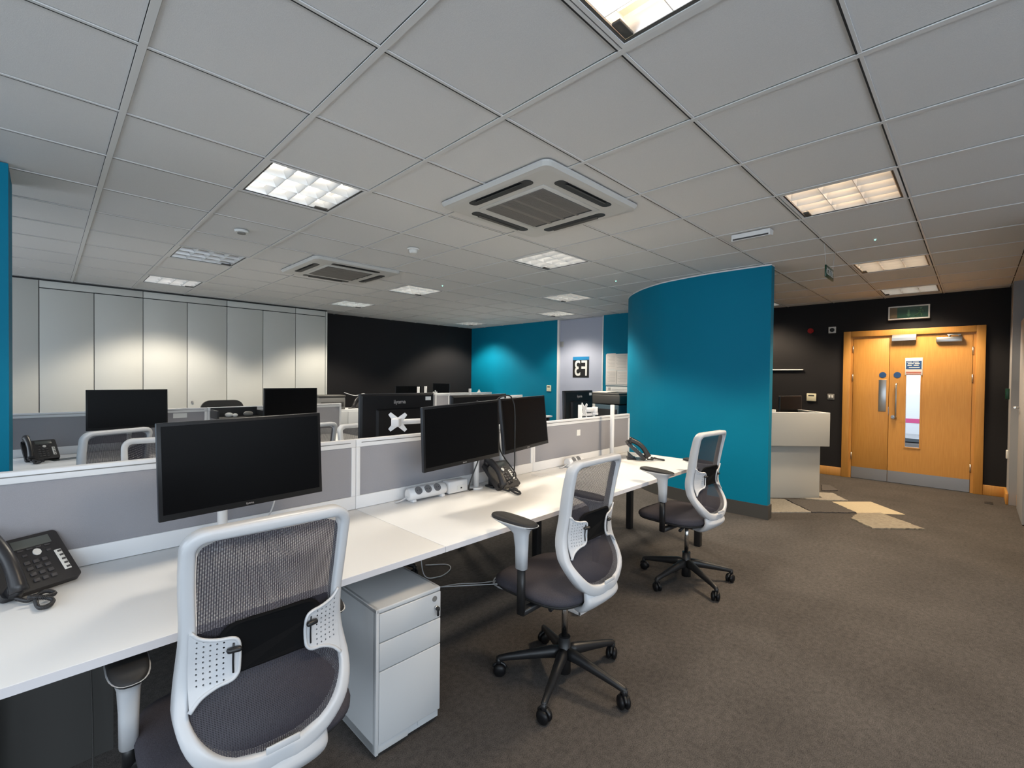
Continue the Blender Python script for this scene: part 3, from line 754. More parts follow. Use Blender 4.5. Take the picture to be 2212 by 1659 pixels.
def arm(base, z1, target, label, group='white monitor arms clamped to the desks', z0=DZT, vesa=None, rad=.0175):
    """base pole plus a two-link arm reaching target; vesa=(facing angle) draws the X bracket there"""
    t = thing('monitor_mount', label, 'monitor arm', (base[0], base[1], 0), 0, group)
    MB().cyl((0, 0, z0), (0, 0, z0+.012), rad*2.4, n=24).cyl((0, 0, z0+.012), (0, 0, z1), rad, n=24).build('pole', M['steel_white'], t)
    if target:
        dx, dy, dz = target[0]-base[0], target[1]-base[1], target[2]
        L = math.hypot(dx, dy) or 1e-6; mx_, my_ = dx*.5-dy/L*.06, dy*.5+dx/L*.06
        MB().cyl((0, 0, dz-.045), (0, 0, dz-.005), rad+.012, n=24).tube([(0, 0, dz-.025), (mx_, my_, dz-.025)], .017, 12).build('lower_link', M['steel_white'], t)
        MB().cyl((mx_, my_, dz-.05), (mx_, my_, dz+.03), .024, n=20).tube([(mx_, my_, dz+.005), (dx, dy, dz)], .016, 12).build('upper_link', M['steel_white'], t)
        if vesa is not None:
            mb = MB(); P = []
            for k in range(4):
                a = PI/4+k*PI/2
                for da, rr in ((-.14, .072), (.14, .072)): P.append((rr*math.cos(a+da), rr*math.sin(a+da)))
                P.append((.026*math.cos(a+PI/4), .026*math.sin(a+PI/4)))
            Mx = Matrix.Translation((dx, dy, dz)) @ Matrix.Rotation(vesa, 4, 'Z') @ Matrix.Rotation(PI/2, 4, 'X')
            mb.prism(P, -.003, .003, M4=Mx); mb.build('vesa_plate', M['steel_white'], t)
            mb = MB(); mb.box(Mx @ Vector((.0, 0, .028)), (.05, .05, .05), Matrix.Rotation(vesa, 3, 'Z'), .008); mb.build('swivel_head', M['steel_white'], t)
    return t
g6 = 'black monitors on the near desks'
m1 = monitor((.547, 1.952, 1.065), .56, .335, R(1.7), R(2.1), R(1.1), 'large foreground black monitor, nearest on the left desk', logo=1, group=g6)
m2 = monitor((1.624, 1.984, 1.084), .545, .335, R(1.6), R(-.2), R(2.6), 'black monitor in the middle of the near row, left of the phone', logo=1, group=g6)
m3 = monitor((2.203, 2.06, 1.104), .545, .335, R(12.1), R(5.9), R(.9), 'black monitor angled away, right of the middle one, with cables hanging', logo=1, group=g6)
arm((.50, 2.12), 1.08, (.547, 2.015, 1.06), 'white arm holding the foreground monitor from behind')
arm((1.89, 2.185), 1.11, (1.64, 2.05, 1.08), 'white arm with its pole foot beside the white box')
arm((2.125, 2.205), 1.12, (2.19, 2.12, 1.09), 'white arm behind the angled monitor', rad=.014)
arm((3.425, 2.195), 1.172, None, 'bare white pole without monitor, near the curved wall')
g7 = 'monitors seen from the back behind the near screens'
m6 = monitor((1.655, 2.72, 1.115), .555, .335, R(180), 0, 0, 'monitor seen from behind with brand lettering, left of the white panel', backlogo=1, group=g7)
m7 = monitor((2.36, 2.71, 1.095), .56, .335, R(180), 0, R(-.6), 'monitor seen from behind with brand lettering, mostly hidden by the middle monitor', backlogo=1, group=g7)
m8 = monitor((3.63, 2.72, 1.11), .50, .335, R(184), R(-2), 0, 'monitor seen from behind in front of the frosted door', backlogo=1, group=g7)
arm((1.98, 2.42), 1.10, (1.50, 2.46, 1.12), 'white arm with X-shaped bracket behind the left monitor back', vesa=R(-50))
w = arm((3.27, 2.42), 1.165, None, 'white mount with X-shaped bracket before the frosted door')
Mx = Matrix.Translation((.075, 0, 1.12)) @ Matrix.Rotation(R(16), 4, 'Z') @ Matrix.Rotation(PI/2, 4, 'X'); P = []
for k in range(4):
    a = PI/4+k*PI/2
    for da, rr in ((-.14, .075), (.14, .075)): P.append((rr*math.cos(a+da), rr*math.sin(a+da)))
    P.append((.026*math.cos(a+PI/4), .026*math.sin(a+PI/4)))
Mx = Matrix.Translation((.06, 0, 1.12)) @ Matrix.Rotation(R(62), 4, 'Z') @ Matrix.Rotation(PI/2, 4, 'X')
MB().prism(P, -.003, .003, M4=Mx).build('vesa_plate', M['steel_white'], w)
MB().cyl((.06, 0, 1.12), (.135, -.035, 1.12), .022).cyl((.155, -.045, 1.09), (.155, -.045, 1.145), .026).cyl((.155, -.045, 1.075), (.155, -.045, 1.095), .030).tube([(.155, -.045, 1.08), (.07, .02, 1.075), (0, 0, 1.075)], .013).build('swivel_head', M['steel_white'], w)
g8 = 'black monitors on the second row of desks'
monitor((.505, 5.10, 1.09), .54, .335, R(0), R(3), 0, 'black monitor of the second row before the left cupboards', group=g8)
monitor((1.82, 5.06, 1.093), .535, .335, R(0), 0, 0, 'black monitor of the second row before the right cupboards', group=g8)
arm((.52, 5.22), 1.08, (.505, 5.15, 1.08), 'white arm behind the second row left monitor'); arm((1.86, 5.2), 1.08, (1.82, 5.12, 1.08), 'white arm behind the second row right monitor')

# ------------------------------------------------------------------ office chairs (face +Y, origin on the floor under the gas lift)
PR = [(.40, -.165), (.49, -.175), (.53, -.182), (.57, -.178), (.61, -.155), (.66, -.125), (.72, -.108), (.83, -.125), (.95, -.150), (1.06, -.178)]
def prof(z):
    for (a, ya), (b, yb) in zip(PR, PR[1:]):
        if z <= b or b == PR[-1][0]:
            t_ = (z-a)/(b-a); 
            return ya+(yb-ya)*t_
def smprof(z): return (prof(z-.025)+prof(z)+prof(z+.025))/3
ZB0, ZB1 = .475, 1.052
def hwz(z): # half width of the outline by height
    return .189+.012*math.exp(-((z-.60)/.09)**2)-.006*math.exp(-((z-.80)/.09)**2)
def wrap(mb, zmin=0.):
    """curve the back in plan: the middle lies further back than the side rails"""
    for v in mb.bm.verts:
        k = min(1, max(0, (v.co.z-zmin)/.06)) if zmin else 1
        k *= 1-.65*min(1, max(0, (v.co.z-.80)/.22))
        v.co.y -= .042*(1-(v.co.x/.19)**2)*k
    return mb
def outline(n=14):
    P = []; rt, rb = .050, .165
    for k in range(n+1): a = R(-90+90*k/n); P.append((hwz(ZB0+rb)-rb+rb*math.cos(a), ZB0+rb+rb*math.sin(a)))
    for k in range(1, 14): z = ZB0+rb+(ZB1-rt-ZB0-rb)*k/14; P.append((hwz(z), z))
    for k in range(n+1): a = R(90*k/n); P.append((hwz(ZB1-rt)-rt+rt*math.cos(a), ZB1-rt+rt*math.sin(a)))
    Q = [(-x, z) for x, z in reversed(P)]
    return P+Q
def back_frame():
    O = outline(); n = len(O); nor = []
    for i in range(n):
        a, b = O[i-1], O[(i+1) % n]; t_ = Vector((b[0]-a[0], b[1]-a[1])).normalized(); nor.append((t_.y, -t_.x))
    sec = [(.002, .033), (.0, .030), (.0, .010), (.0, -.006), (.0025, -.009), (.009, -.011), (.020, -.010), (.0245, -.008), (.027, -.003), (.028, .008), (.0275, .028), (.025, .032), (.013, .034)]
    rings = []
    for i in range(n):
        x, z = O[i]; nx, nz = nor[i]; k = 1+.65*max(0, min(1, (.62-z)/.14)); kd = 1+.0*max(0, min(1, (.62-z)/.14))
        rings.append([(x-nx*t_*k, smprof(z-nz*t_*k*.3)+d*kd, z-nz*t_*k) for t_, d in sec])
    mb = MB(); mb.ringloop(rings)
    return wrap(mb)
def mesh_panel(y_off=.004):
    mb = MB(); rows = []
    z0, z1 = ZB0+.048, ZB1-.030
    def hw(z):
        w_ = hwz(z)-.030; rb, rt = .125, .035
        if z < z0+rb: w_ -= rb-math.sqrt(max(0, rb*rb-(z0+rb-z)**2))
        if z > z1-rt: w_ -= rt-math.sqrt(max(0, rt*rt-(z-z1+rt)**2))
        return w_
    zs = [z0+(z1-z0)*k/44 for k in range(45)]
    for z in zs: rows.append([(hw(z)*q/8, smprof(z)+y_off, z) for q in range(-8, 9)])
    mb.loft(rows, closed=False); return wrap(mb)
def ear(s_):
    # perforated lumbar wing on one side
    P = [(.168, .818), (.150, .800), (.120, .790), (.088, .786), (.076, .776), (.074, .755), (.076, .715), (.080, .697), (.092, .688), (.120, .683), (.150, .668), (.172, .645)]
    P = [(s_*x, z) for x, z in P]
    Q = sorted([(z, abs(x)) for x, z in P])
    def inn(z):
        for (za, xa), (zb, xb) in zip(Q, Q[1:]):
            if z <= zb: return xa+(xb-xa)*(z-za)/max(1e-6, zb-za)
        return Q[-1][1]
    mb = MB(); zs = [.646+(.817-.646)*k/26 for k in range(27)]
    for dy in (-.013, -.0165):
        mb.loft([[(s_*(.1715+(inn(z)-.1715)*q/6), smprof(z)+dy, z) for q in range(7)] for z in zs], closed=False)
    return wrap(mb)
def rim(s_):
    P = [(.168, .818), (.150, .800), (.120, .790), (.092, .787), (.079, .778), (.075, .755), (.076, .715), (.080, .699), (.092, .689), (.120, .683), (.150, .668), (.172, .645)]
    return wrap(MB().tube([(s_*p.x, smprof(p.y)-.0145, p.y) for p in bez([(x, z, 0) for x, z in P], 4)], .0045, 8))
def seat_rings(prm):
    out = []
    for z, k, dy in prm:
        n = 40; ring = []
        for i in range(n):
            a = 2*PI*i/n; c, s_ = math.cos(a), math.sin(a); e = .55
            x = .245*k*abs(c)**e*(1 if c > 0 else -1); y = (.235*k)*abs(s_)**e*(1 if s_ > 0 else -1)
            drop = -.018*max(0, y/.235)**3
            ring.append((x, .06+dy+y, z+drop))
        out.append(ring)
    return out
def sel(a, e=.74):
    c = math.cos(a); return abs(c)**e*(1 if c > 0 else -1)
def make_chair(label, arms, frame=M['plastic'], base_rot=0., legs_rot=None):
    """arms = (half spacing, forward shift, height of the pad top)"""
    t = thing('office_chair', label, 'office chair')
    for k in range(5):
        a = base_rot+k*2*PI/5
        mb = MB(); rings = []
        for q, (rr, z, w_, h_) in enumerate([(.02, .125, .026, .030), (.06, .125, .025, .028), (.16, .108, .020, .022), (.26, .090, .015, .017), (.305, .080, .013, .015), (.315, .074, .011, .012)]):
            rings.append([(rr, w_*math.cos(2*PI*p/10), z+h_*math.sin(2*PI*p/10)) for p in range(10)])
        mb.loft(rings); mb.cyl((.305, 0, .055), (.305, 0, .085), .013, n=14)
        lg_ = mb.build('leg', M['black'], t, rot=(0, 0, a))
        mb = MB()
        for s_ in (-1, 1):
            mb.ball((0, s_*.0135, .0295), .0295, (1, .52, 1), 20)
        cs = mb.build('caster', M['blackm'], lg_, loc=(.300, 0, 0), rot=(0, 0, R(40+70*k)))
        mb = MB(); A = [R(20+14*q) for q in range(11)]
        mb.tube([(-.031*math.cos(x), 0, .029+.031*math.sin(x)) for x in A], .007, 8)
        mb.cyl((0, 0, .045), (0, 0, .07), .008, n=10); 
        # hood shares the caster mesh: join by parenting as second part is unnecessary; keep as own sub-part
        mb.build('caster_hood', M['black'], lg_, loc=(.300, 0, 0), rot=(0, 0, R(40+70*k)))
    MB().cyl((0, 0, .05), (0, 0, .175), .036, .029, n=24).cyl((0, 0, .0), (0, 0, .0501), .0, .0, n=3).build('hub', M['black'], t) if False else MB().cyl((0, 0, .035), (0, 0, .20), .031, .027, n=24).build('hub', M['black'], t)
    MB().cyl((0, 0, .20), (0, 0, .335), .0245, n=20).build('gas_cover', M['black'], t) if False else MB().cyl((0, 0, .20), (0, 0, .41), .0145, n=20).build('gas_lift', M['chrome'], t)
    mb = MB(); mb.box((0, .02, .405), (.13, .24, .05), None, .018, 3); mb.box((0, -.06, .40), (.10, .12, .045), None, .015, 3)
    mb.cyl((.06, .06, .40), (.20, .075, .395), .007, n=10); mb.box((.225, .078, .395), (.06, .022, .012), None, .005)
    mb.cyl((-.06, -.02, .40), (-.15, -.03, .385), .010, n=10)
    mb.build('mechanism', M['black'], t)
    MB().loft(seat_rings([(.422, .80, 0), (.430, .93, 0), (.440, .97, 0), (.446, .96, 0)])).build('seat_shell', M['black_soft'], t)
    MB().loft(seat_rings([(.444, .955, 0), (.452, .995, 0), (.466, 1.0, 0), (.478, .975, 0), (.486, .90, 0), (.490, .70, 0), (.491, .35, 0)])).build('seat', M['seat'], t)
    # white spine scoop from mechanism up to the back frame
    mb = MB(); rings = []
    cl_ = bez([(-.03, .408, .045), (-.09, .402, .072), (-.145, .412, .105), (-.168, .440, .118), (-.166, .475, .120), (-.160, .498, .118)], 5)
    for q_, p in enumerate(cl_):
        a_, b_ = cl_[max(q_-1, 0)], cl_[min(q_+1, len(cl_)-1)]; t2 = Vector((b_.x-a_.x, b_.y-a_.y)).normalized(); th = .024-.010*max(0, (p.y-.45)/.05)
        ring = []
        for k in range(28):
            c, sn = math.cos(2*PI*k/28), math.sin(2*PI*k/28); e = .55
            ring.append((p.z*abs(c)**e*(1 if c > 0 else -1), p.x-t2.y*th*abs(sn)**e*(1 if sn > 0 else -1), p.y+t2.x*th*abs(sn)**e*(1 if sn > 0 else -1)))
        rings.append(ring)
    mb.loft(rings); wrap(mb, .40); mb.build('back_support', frame, t)
    wrap(MB().box((.0, smprof(.532)-.014, .532), (.075, .006, .016), None, .002)).build('height_tab', frame, t)
    back_frame().build('back_frame', frame, t)
    mesh_panel().build('back_mesh', M['weave'], t)
    mb = MB(); rings = []
    for dy, k_ in ((-.004, .96), (-.006, 1.), (-.010, 1.), (-.013, .93)):
        rings.append([(x*k_, smprof(.76+z*k_)+dy, .76+z*k_) for x, z in rrect(.235, .125, .045, 6)])
    mb.loft(rings); wrap(mb); mb.build('lumbar_pad', M['lumbar'], t)
    for s_ in (-1, 1):
        e = ear(s_).build('lumbar_wing', M['perf'], t); rim(s_).build('wing_rim', frame, e)
        wrap(MB().tube([(s_*.088, smprof(z)-.0185, z) for z in (.775, .755, .73, .705)], .0022, 6).box((s_*.088, smprof(.762 if s_ < 0 else .77)-.026, .762), (.030, .014, .012), None, .005)).build('slider', M['black'], e)
    ax, ay, az = arms
    for s_ in (-1, 1):
        mb = MB()
        rings = []
        zt = az-.022
        for z, a_, b_, dy in ((zt-.185, .020, .026, 0), (zt-.10, .021, .029, 0), (zt-.04, .024, .035, .004), (zt-.020, .030, .056, .016), (zt-.004, .040, .100, .036), (zt+.006, .0455, .128, .045)):
            rings.append([(s_*ax+a_*sel(2*PI*p/24), ay+dy+b_*sel(2*PI*p/24-PI/2), z) for p in range(24)])
        mb.loft(rings); am = mb.build('armrest', frame, t)
        mb = MB(); rings = []
        for z, k_ in ((zt+.002, .97), (zt+.010, 1.), (zt+.017, .96), (zt+.021, .82), (zt+.022, .4)):
            rings.append([(s_*ax+.0425*k_*sel(2*PI*p/28), ay+.045+.124*k_*sel(2*PI*p/28-PI/2), z+.004*math.sin(2*PI*p/28)) for p in range(28)])
        mb.loft(rings); mb.build('arm_pad', M['black_soft'], am)
        mb = MB(); zb = zt-.18
        mb.loft([[(s_*ax+q_[0], ay+q_[1], z) for q_ in rrect(.026, .036, .010, 4)] for z in (min(.40, zb-.03), zb+.01)])
        mb.loft([[(x_, ay-.012+.0, .412+.0) if False else (x_, ay+q_[0], .405+q_[1]) for q_ in rrect(.036, .026, .008, 4)] for x_ in (s_*.05, s_*(ax+.0))])
        mb.build('arm_bracket', M['black'], am)
    return t
chA = make_chair('large foreground white-framed mesh office chair at the left desk, seen from behind', (.252, .125, .665), base_rot=R(20))
chA.location = (.398, 1.369, 0); chA.rotation_euler = (0, 0, R(-1)); chA['group'] = 'white-framed mesh office chairs'
chB = make_chair('white-framed mesh office chair at the middle desk, beside the drawer pedestal', (.285, .02, .800), base_rot=R(-13-2))
chB.location = (1.70, 1.33, 0); chB.rotation_euler = (0, 0, R(2)); chB['group'] = 'white-framed mesh office chairs'
def rot_legs(t, a):
    for k, l in enumerate([c for c in kids(t) if c.name.startswith('leg')]): l.rotation_euler = (0, 0, a+k*2*PI/5)
GC = 'white-framed mesh office chairs'
chC = dup(chB, (3.14, 1.40, 0), R(-4), 'white-framed mesh office chair at the right desk, in front of the curved teal wall', GC); rot_legs(chC, R(-48+4))
c_ = dup(chB, (.253, 3.865, 0), R(25), 'white-framed mesh office chair seen from behind, between the pillar and the foreground monitor', GC); rot_legs(c_, R(10))
c_ = dup(chA, (.455, 2.955, 0), R(176), 'office chair behind the near screen, only its curved rim showing left of the foreground monitor', GC); rot_legs(c_, R(35))
c_ = dup(chB, (1.335, 3.52, 0), R(8), 'white-framed office chair seen from behind, just right of the foreground monitor', GC); rot_legs(c_, R(0))
c_ = dup(chA, (1.635, 2.985, 0), R(183), 'office chair at the rear desk, its thin back rim left of the monitor backs', GC); rot_legs(c_, R(50))
# dark chair far behind the second row
dk = thing('dark_office_chair', 'black office chair, only its top showing above the second row screen', 'office chair', (1.56, 6.45, 0), PI)
mb = MB(); mb.loft([[(x, -.18+q, z) for x, z in rrect(.46, .55, .10, 6, 0, .80)] for q in (-.02, .03)]); mb.build('backrest', M['black_soft'], dk)
MB().loft(seat_rings([(.42, .9, 0), (.44, 1, 0), (.48, 1, 0), (.49, .8, 0)])).build('seat', M['black_soft'], dk)
MB().cyl((0, 0, .06), (0, 0, .42), .025).build('gas_lift', M['black'], dk); MB().b2((-.03, -.19, .40), (.03, -.14, .60), .004).b2((-.03, -.19, .385), (.03, .05, .42), .004).build('back_bar', M['black'], dk)
for k in range(5): MB().tube([(.02, 0, .09), (.30, 0, .06)], [.024, .014], 8).ball((.30, 0, .03), .03).build('leg', M['black'], dk, rot=(0, 0, R(72*k)))

# ------------------------------------------------------------------ drawer pedestal
pd = thing('drawer_pedestal', 'grey steel three-drawer pedestal under the near desk beside the foreground chair', 'pedestal', (.842, 1.515, 0), R(.3))
PW, PH, PD = .285, .55, .60
mb = MB(); mb.b2((0, .018, .016), (.014, PD, PH), .002); mb.b2((PW-.014, .018, .016), (PW, PD, PH), .002); mb.b2((0, .0, PH-.016), (PW, PD, PH), .003); mb.b2((0, PD-.01, .05), (PW, PD, PH)); mb.b2((.0, .012, .016), (PW, PD, .05)); mb.b2((.014, .03, .05), (PW-.014, .035, PH-.016))
mb.b2((0, 0, .016), (.012, .02, PH), .001)
mb.build('body', M['ped'], pd)
for k, (a, b) in enumerate(((.052, .318), (.322, .423), (.427, .531))):
    d = MB().b2((.013, -.002, a), (PW, .018, b), .002).build('drawer', M['ped'], pd)
    if k == 2:
        MB().cyl((PW-.030, -.004, b-.022), (PW-.030, -.002, b-.022), .011, n=22).build('badge', M['mid_grey'], d)
        MB().cyl((PW-.024, -.012, b-.058), (PW-.024, -.002, b-.058), .008, n=16).build('lock', M['chrome'], d)
        MB().b2((PW-.030, -.024, b-.066), (PW-.018, -.011, b-.052), .003).b2((PW-.029, -.022, b-.088), (PW-.019, -.014, b-.062), .004).build('key', M['black'], d)
mb = MB(); mb.b2((.013, .004, .018), (.14, .016, .064), .001); mb.b2((.185, .004, .030), (PW-.014, .016, .064), .001); mb.build('plinth', M['ped'], pd)
for px, py in ((.04, .06), (.165, .05), (.04, .55), (.25, .55)): MB().cyl((px-.012, py, .019), (px+.012, py, .019), .019, n=16).b2((px-.006, py-.008, .02), (px+.006, py+.008, .040)).build('caster', M['black'], pd)

# ------------------------------------------------------------------ desk phones
def make_phone(label):
    t = thing('desk_phone', label, 'phone')
    # local: user side = -Y, body slopes up toward +Y, width along X
    tl = R(42); Rm = Matrix.Rotation(tl, 4, 'X'); base = Matrix.Translation((0, -.055, .018)) @ Rm
    mb = MB(); mb.prism(rrect(.235, .205, .014, 4, .0, .095), -.018, .006, M4=base); mb.build('body', M['phone'], t)
    MB().b2((-.085, .02, 0), (.085, .095, .012), .004).loft([[(x, .03+q, .01+q*.9) for x in (-.06, .06)]+[(x, .085, .01+q*1.1) for x in (.06, -.06)] for q in (0, .045)], smooth=False).build('stand', M['phone'], t)
    def on(x, y, z, d, m_, nm, bev=.002):
        mb = MB(); mb.box(base @ Vector((x, y, z)), d, Rm.to_3x3(), bev); return mb.build(nm, m_, t)
    on(.030, .168, .0062, (.115, .034, .003), M['lcd'], 'screen')
    mb = MB(); mb.cyl(base @ Vector((.030, .125, .004)), base @ Vector((.030, .125, .010)), .0125, n=22); mb.build('navigation_button', M['label_w'], t)
    for x in (-.008, .004, .016, .028): pass
    mb = MB()
    for x in range(4): mb.box(base @ Vector((-.012+x*.027, .144, .007)), (.018, .006, .003), Rm.to_3x3(), .001)
    for ix in range(3):
        for iy in range(4): mb.box(base @ Vector((-.012+ix*.026, .092-iy*.023, .0075)), (.018, .013, .005), Rm.to_3x3(), .002)
    for x in (-.012, .06): mb.box(base @ Vector((x+.005, .122, .007)), (.014, .008, .003), Rm.to_3x3(), .001)
    mb.build('keypad', M['key'], t)
    mb = MB(); mb.box(base @ Vector((.088, .072, .0068)), (.022, .085, .002), Rm.to_3x3(), .001); sk = mb.build('speed_dial_strip', M['label_w'], t)
    mb = MB()
    for iy in range(5): mb.box(base @ Vector((.091, .106-iy*.017, .0085)), (.012, .007, .003), Rm.to_3x3(), .001)
    mb.build('buttons', M['key'], sk)
    # handset: arched bar with two cups, lying on the left side
    mb = MB(); pts = []; rad = []
    for k in range(13):
        s_ = k/12; pts.append(base @ Vector((-.083, -.012+.222*s_, .030+.030*math.sin(PI*s_)))); rad.append(.0205+.006*abs(2*s_-1)**2)
    mb.tube(pts, rad, 14)
    for yy in (.005, .190): mb.cyl(base @ Vector((-.083, yy, .008)), base @ Vector((-.083, yy, .034)), .025, .021, n=20)
    mb.build('handset', M['phone'], t)
    # coiled cord
    path = bez([(-.088, -.075, .012), (-.075, -.12, .010), (-.03, -.115, .020), (-.015, -.14, .012), (-.055, -.155, .018), (-.085, -.135, .026), (-.045, -.175, .012), (-.072, -.215, .010), (-.095, -.20, .010), (-.05, -.10, .012)], 16)
    cp_ = []; N = len(path)
    for k in range(N-1):
        a, b = path[k], path[k+1]; t_ = (b-a).normalized(); up = Vector((0, 0, 1)); w_ = t_.cross(up).normalized(); v_ = w_.cross(t_)
        for q in range(6):
            ph = 2*PI*q/6; p = a.lerp(b, q/6); cp_.append(p+w_*.0052*math.cos(ph)+v_*.0052*math.sin(ph)+Vector((0, 0, .0)))
    MB().tube(cp_, .0019, 5).build('coiled_cord', M['phone'], t)
    return t
GP = 'black desk phones'
p1 = make_phone('black desk phone in the near left corner of the foreground desk'); p1.scale = (.84, .97, .97); p1.location = (-.027, 2.122, DZT); p1.rotation_euler = (0, 0, R(26)); p1['group'] = GP
dup(p1, (2.035, 2.095, DZT), R(0), 'black desk phone under the angled monitor, beside the pole', GP)
dup(p1, (3.62, 2.06, DZT), R(35), 'black desk phone near the curved wall, seen from its side', GP)
dup(p1, (-.02, 5.19, DZT), R(12), 'black desk phone beside the teal pillar on the second row desk', GP)

# power units
def sock_strip(x, y, rz, n_, label):
    t = thing('power_strip', label, 'power strip', (x, y, DZT), rz, 'white desktop socket units')
    L = .062*n_+.065
    mb = MB(); mb.loft([[(xx, .034*k_*math.cos(2*PI*p/24), .042+.034*k_*math.sin(2*PI*p/24)) for p in range(24)] for xx, k_ in ((-L/2, .75), (-L/2+.006, 1), (L/2-.02, 1), (L/2-.006, .9), (L/2, .6))]); mb.build('body', M['steel_white'], t)
    for s_ in (-1, 1): MB().b2((s_*(L/2-.03)-.012, -.030, 0), (s_*(L/2-.03)+.012, .030, .016), .004).build('foot', M['steel_white'], t)
    for k in range(n_):
        xx = -L/2+.055+.062*k; a = R(38); nrm = Vector((0, -math.cos(a), math.sin(a))); c = Vector((xx, 0, .042))
        o = MB().cyl(c+nrm*.028, c+nrm*.0355, .0225, n=26).build('socket', M['socket'], t)
        mb = MB()
        for dx in (-.008, .008): mb.cyl(c+nrm*.035+Vector((dx, 0, 0)), c+nrm*.0362+Vector((dx, 0, 0)), .0026, n=8)
        mb.build('pin_hole', M['black'], o)
    MB().tube(bez([(-L/2, .0, .03), (-L/2-.04, .01, .012), (-L/2-.055, .03, .006), (-L/2-.01, .04, .005), (-L/2+.03, .04, .005)], 6), .004, 8).build('cable', M['cable_w'], t)
    return t
sock_strip(1.525, 2.19, R(-1), 3, 'white tubular power strip with three sockets left of the middle pole')
sock_strip(2.925, 2.215, R(2), 2, 'white tubular socket unit with two sockets on the right desk')
w = thing('cable_box', 'white box with a small port between the power strip and the pole', 'box', (1.735, 2.20, DZT), R(0))
MB().b2((-.072, -.035, .004), (.072, .035, .075), .008).build('body', M['steel_white'], w); MB().b2((-.01, -.0365, .02), (.035, -.035, .045)).build('label_area', M['label_w'], w); MB().b2((.014, -.038, .026), (.024, -.0365, .034)).build('port', M['black'], w)
for px, py, lab in ((2.487, 2.19, 'square flush cable port cover below the screen joint on the near desks'), (2.86, 2.14, 'flat square port cover in front of the two-socket unit')):
    tag(MB().box((px, py, DZT+.0012), (.085, .085, .0022), Euler((0, 0, R(6))).to_matrix(), .0008).build('port_cover', M['steel_white']), lab, 'port cover', 'cable port covers')
# monitor cables
tag(MB().tube(bez([(1.94, 2.06, 1.20), (1.925, 2.04, 1.262), (1.965, 1.995, 1.288), (2.005, 1.99, 1.262), (2.022, 1.985, 1.18), (2.024, 1.985, .95), (2.03, 1.99, .87), (2.028, 2.0, .79), (2.01, 2.02, .765), (1.985, 2.05, .74)], 8), .0042, 8).build('monitor_cable', M['cable_b']), 'black cable hanging straight down across the front of the angled monitor', 'cable')
tag(MB().tube(bez([(1.995, 2.11, 1.04), (2.0, 2.10, .99), (2.015, 2.10, .935), (2.05, 2.09, .878), (2.085, 2.08, .834), (2.108, 2.06, .79), (2.09, 2.04, .762), (2.05, 2.03, .745)], 8), .0042, 8).build('monitor_cable', M['cable_b']), 'black cable curving from behind the angled monitor down to the phone', 'cable')
tag(MB().tube(bez([(1.86, 2.10, .99), (1.85, 2.12, .90), (1.82, 2.13, .82), (1.80, 2.14, .76), (1.81, 2.16, .715), (1.85, 2.17, .71)], 8), .004, 8).build('monitor_cable', M['cable_b']), 'black cable hanging along the middle pole beside the white box', 'cable')
tag(MB().tube(bez([(.70, 2.02, .98), (.705, 2.10, .92), (.70, 2.16, .82), (.69, 2.19, .76), (.70, 2.2, .715)], 8), .0035, 8).build('monitor_cable', M['cable_w']), 'thin grey cable below the foreground monitor', 'cable')
# cables on the floor
tag(MB().tube(bez([(2.0, 2.75, .62), (1.86, 2.72, .35), (1.83, 2.66, .05), (1.93, 2.62, .006), (2.06, 2.66, .006), (2.1, 2.75, .006), (1.98, 2.85, .006)], 8), .0035, 6).build('floor_cable', M['cable_w']), 'white cable dropping from the desk and looping behind the pedestal', 'cable')
cps = [(1.86, 2.45, .006)]
tag(MB().tube(bez([(1.80, 2.50, .006), (1.95, 2.44, .006), (2.08, 2.34, .007), (2.24, 2.26, .008), (2.33, 2.20, .008), (2.28, 2.10, .009), (2.15, 2.14, .009), (2.12, 2.26, .010), (2.22, 2.33, .014), (2.33, 2.27, .016), (2.36, 2.17, .014), (2.24, 2.08, .016), (2.10, 2.17, .018), (2.16, 2.30, .020), (2.28, 2.28, .022), (2.30, 2.20, .020), (2.20, 2.18, .022), (1.98, 2.36, .014), (1.84, 2.47, .012)], 8), .0038, 6).build('coiled_cable', M['cable_w']), 'coiled white cable lying on the carpet under the middle desk', 'cable')
tag(MB().tube(bez([(.0, 1.95, .004), (.12, 1.92, .004), (.3, 1.82, .004), (.42, 1.84, .004), (.55, 1.98, .004)], 8), .003, 6).tube(bez([(.10, 2.05, .66), (.11, 2.03, .10), (.08, 1.92, .006), (.18, 1.85, .006), (.25, 1.93, .006), (.15, 2.0, .006)], 8), .0025, 6).build('floor_cable', M['dark_grey']), 'thin dark cables on the floor under the left desk', 'cable')
# low stand under the middle desk
w = thing('low_stand', 'low white metal stand on the carpet beneath the middle chair', 'stand', (2.215, 1.62, 0))
MB().b2((0, 0, 0), (.125, .012, .075), .002).b2((.06, .0, .0), (.125, .31, .012), .002).build('base', M['steel_white'], w); MB().b2((0, 0, .0), (.008, .32, .03), .001).build('flange', M['steel_white'], w)

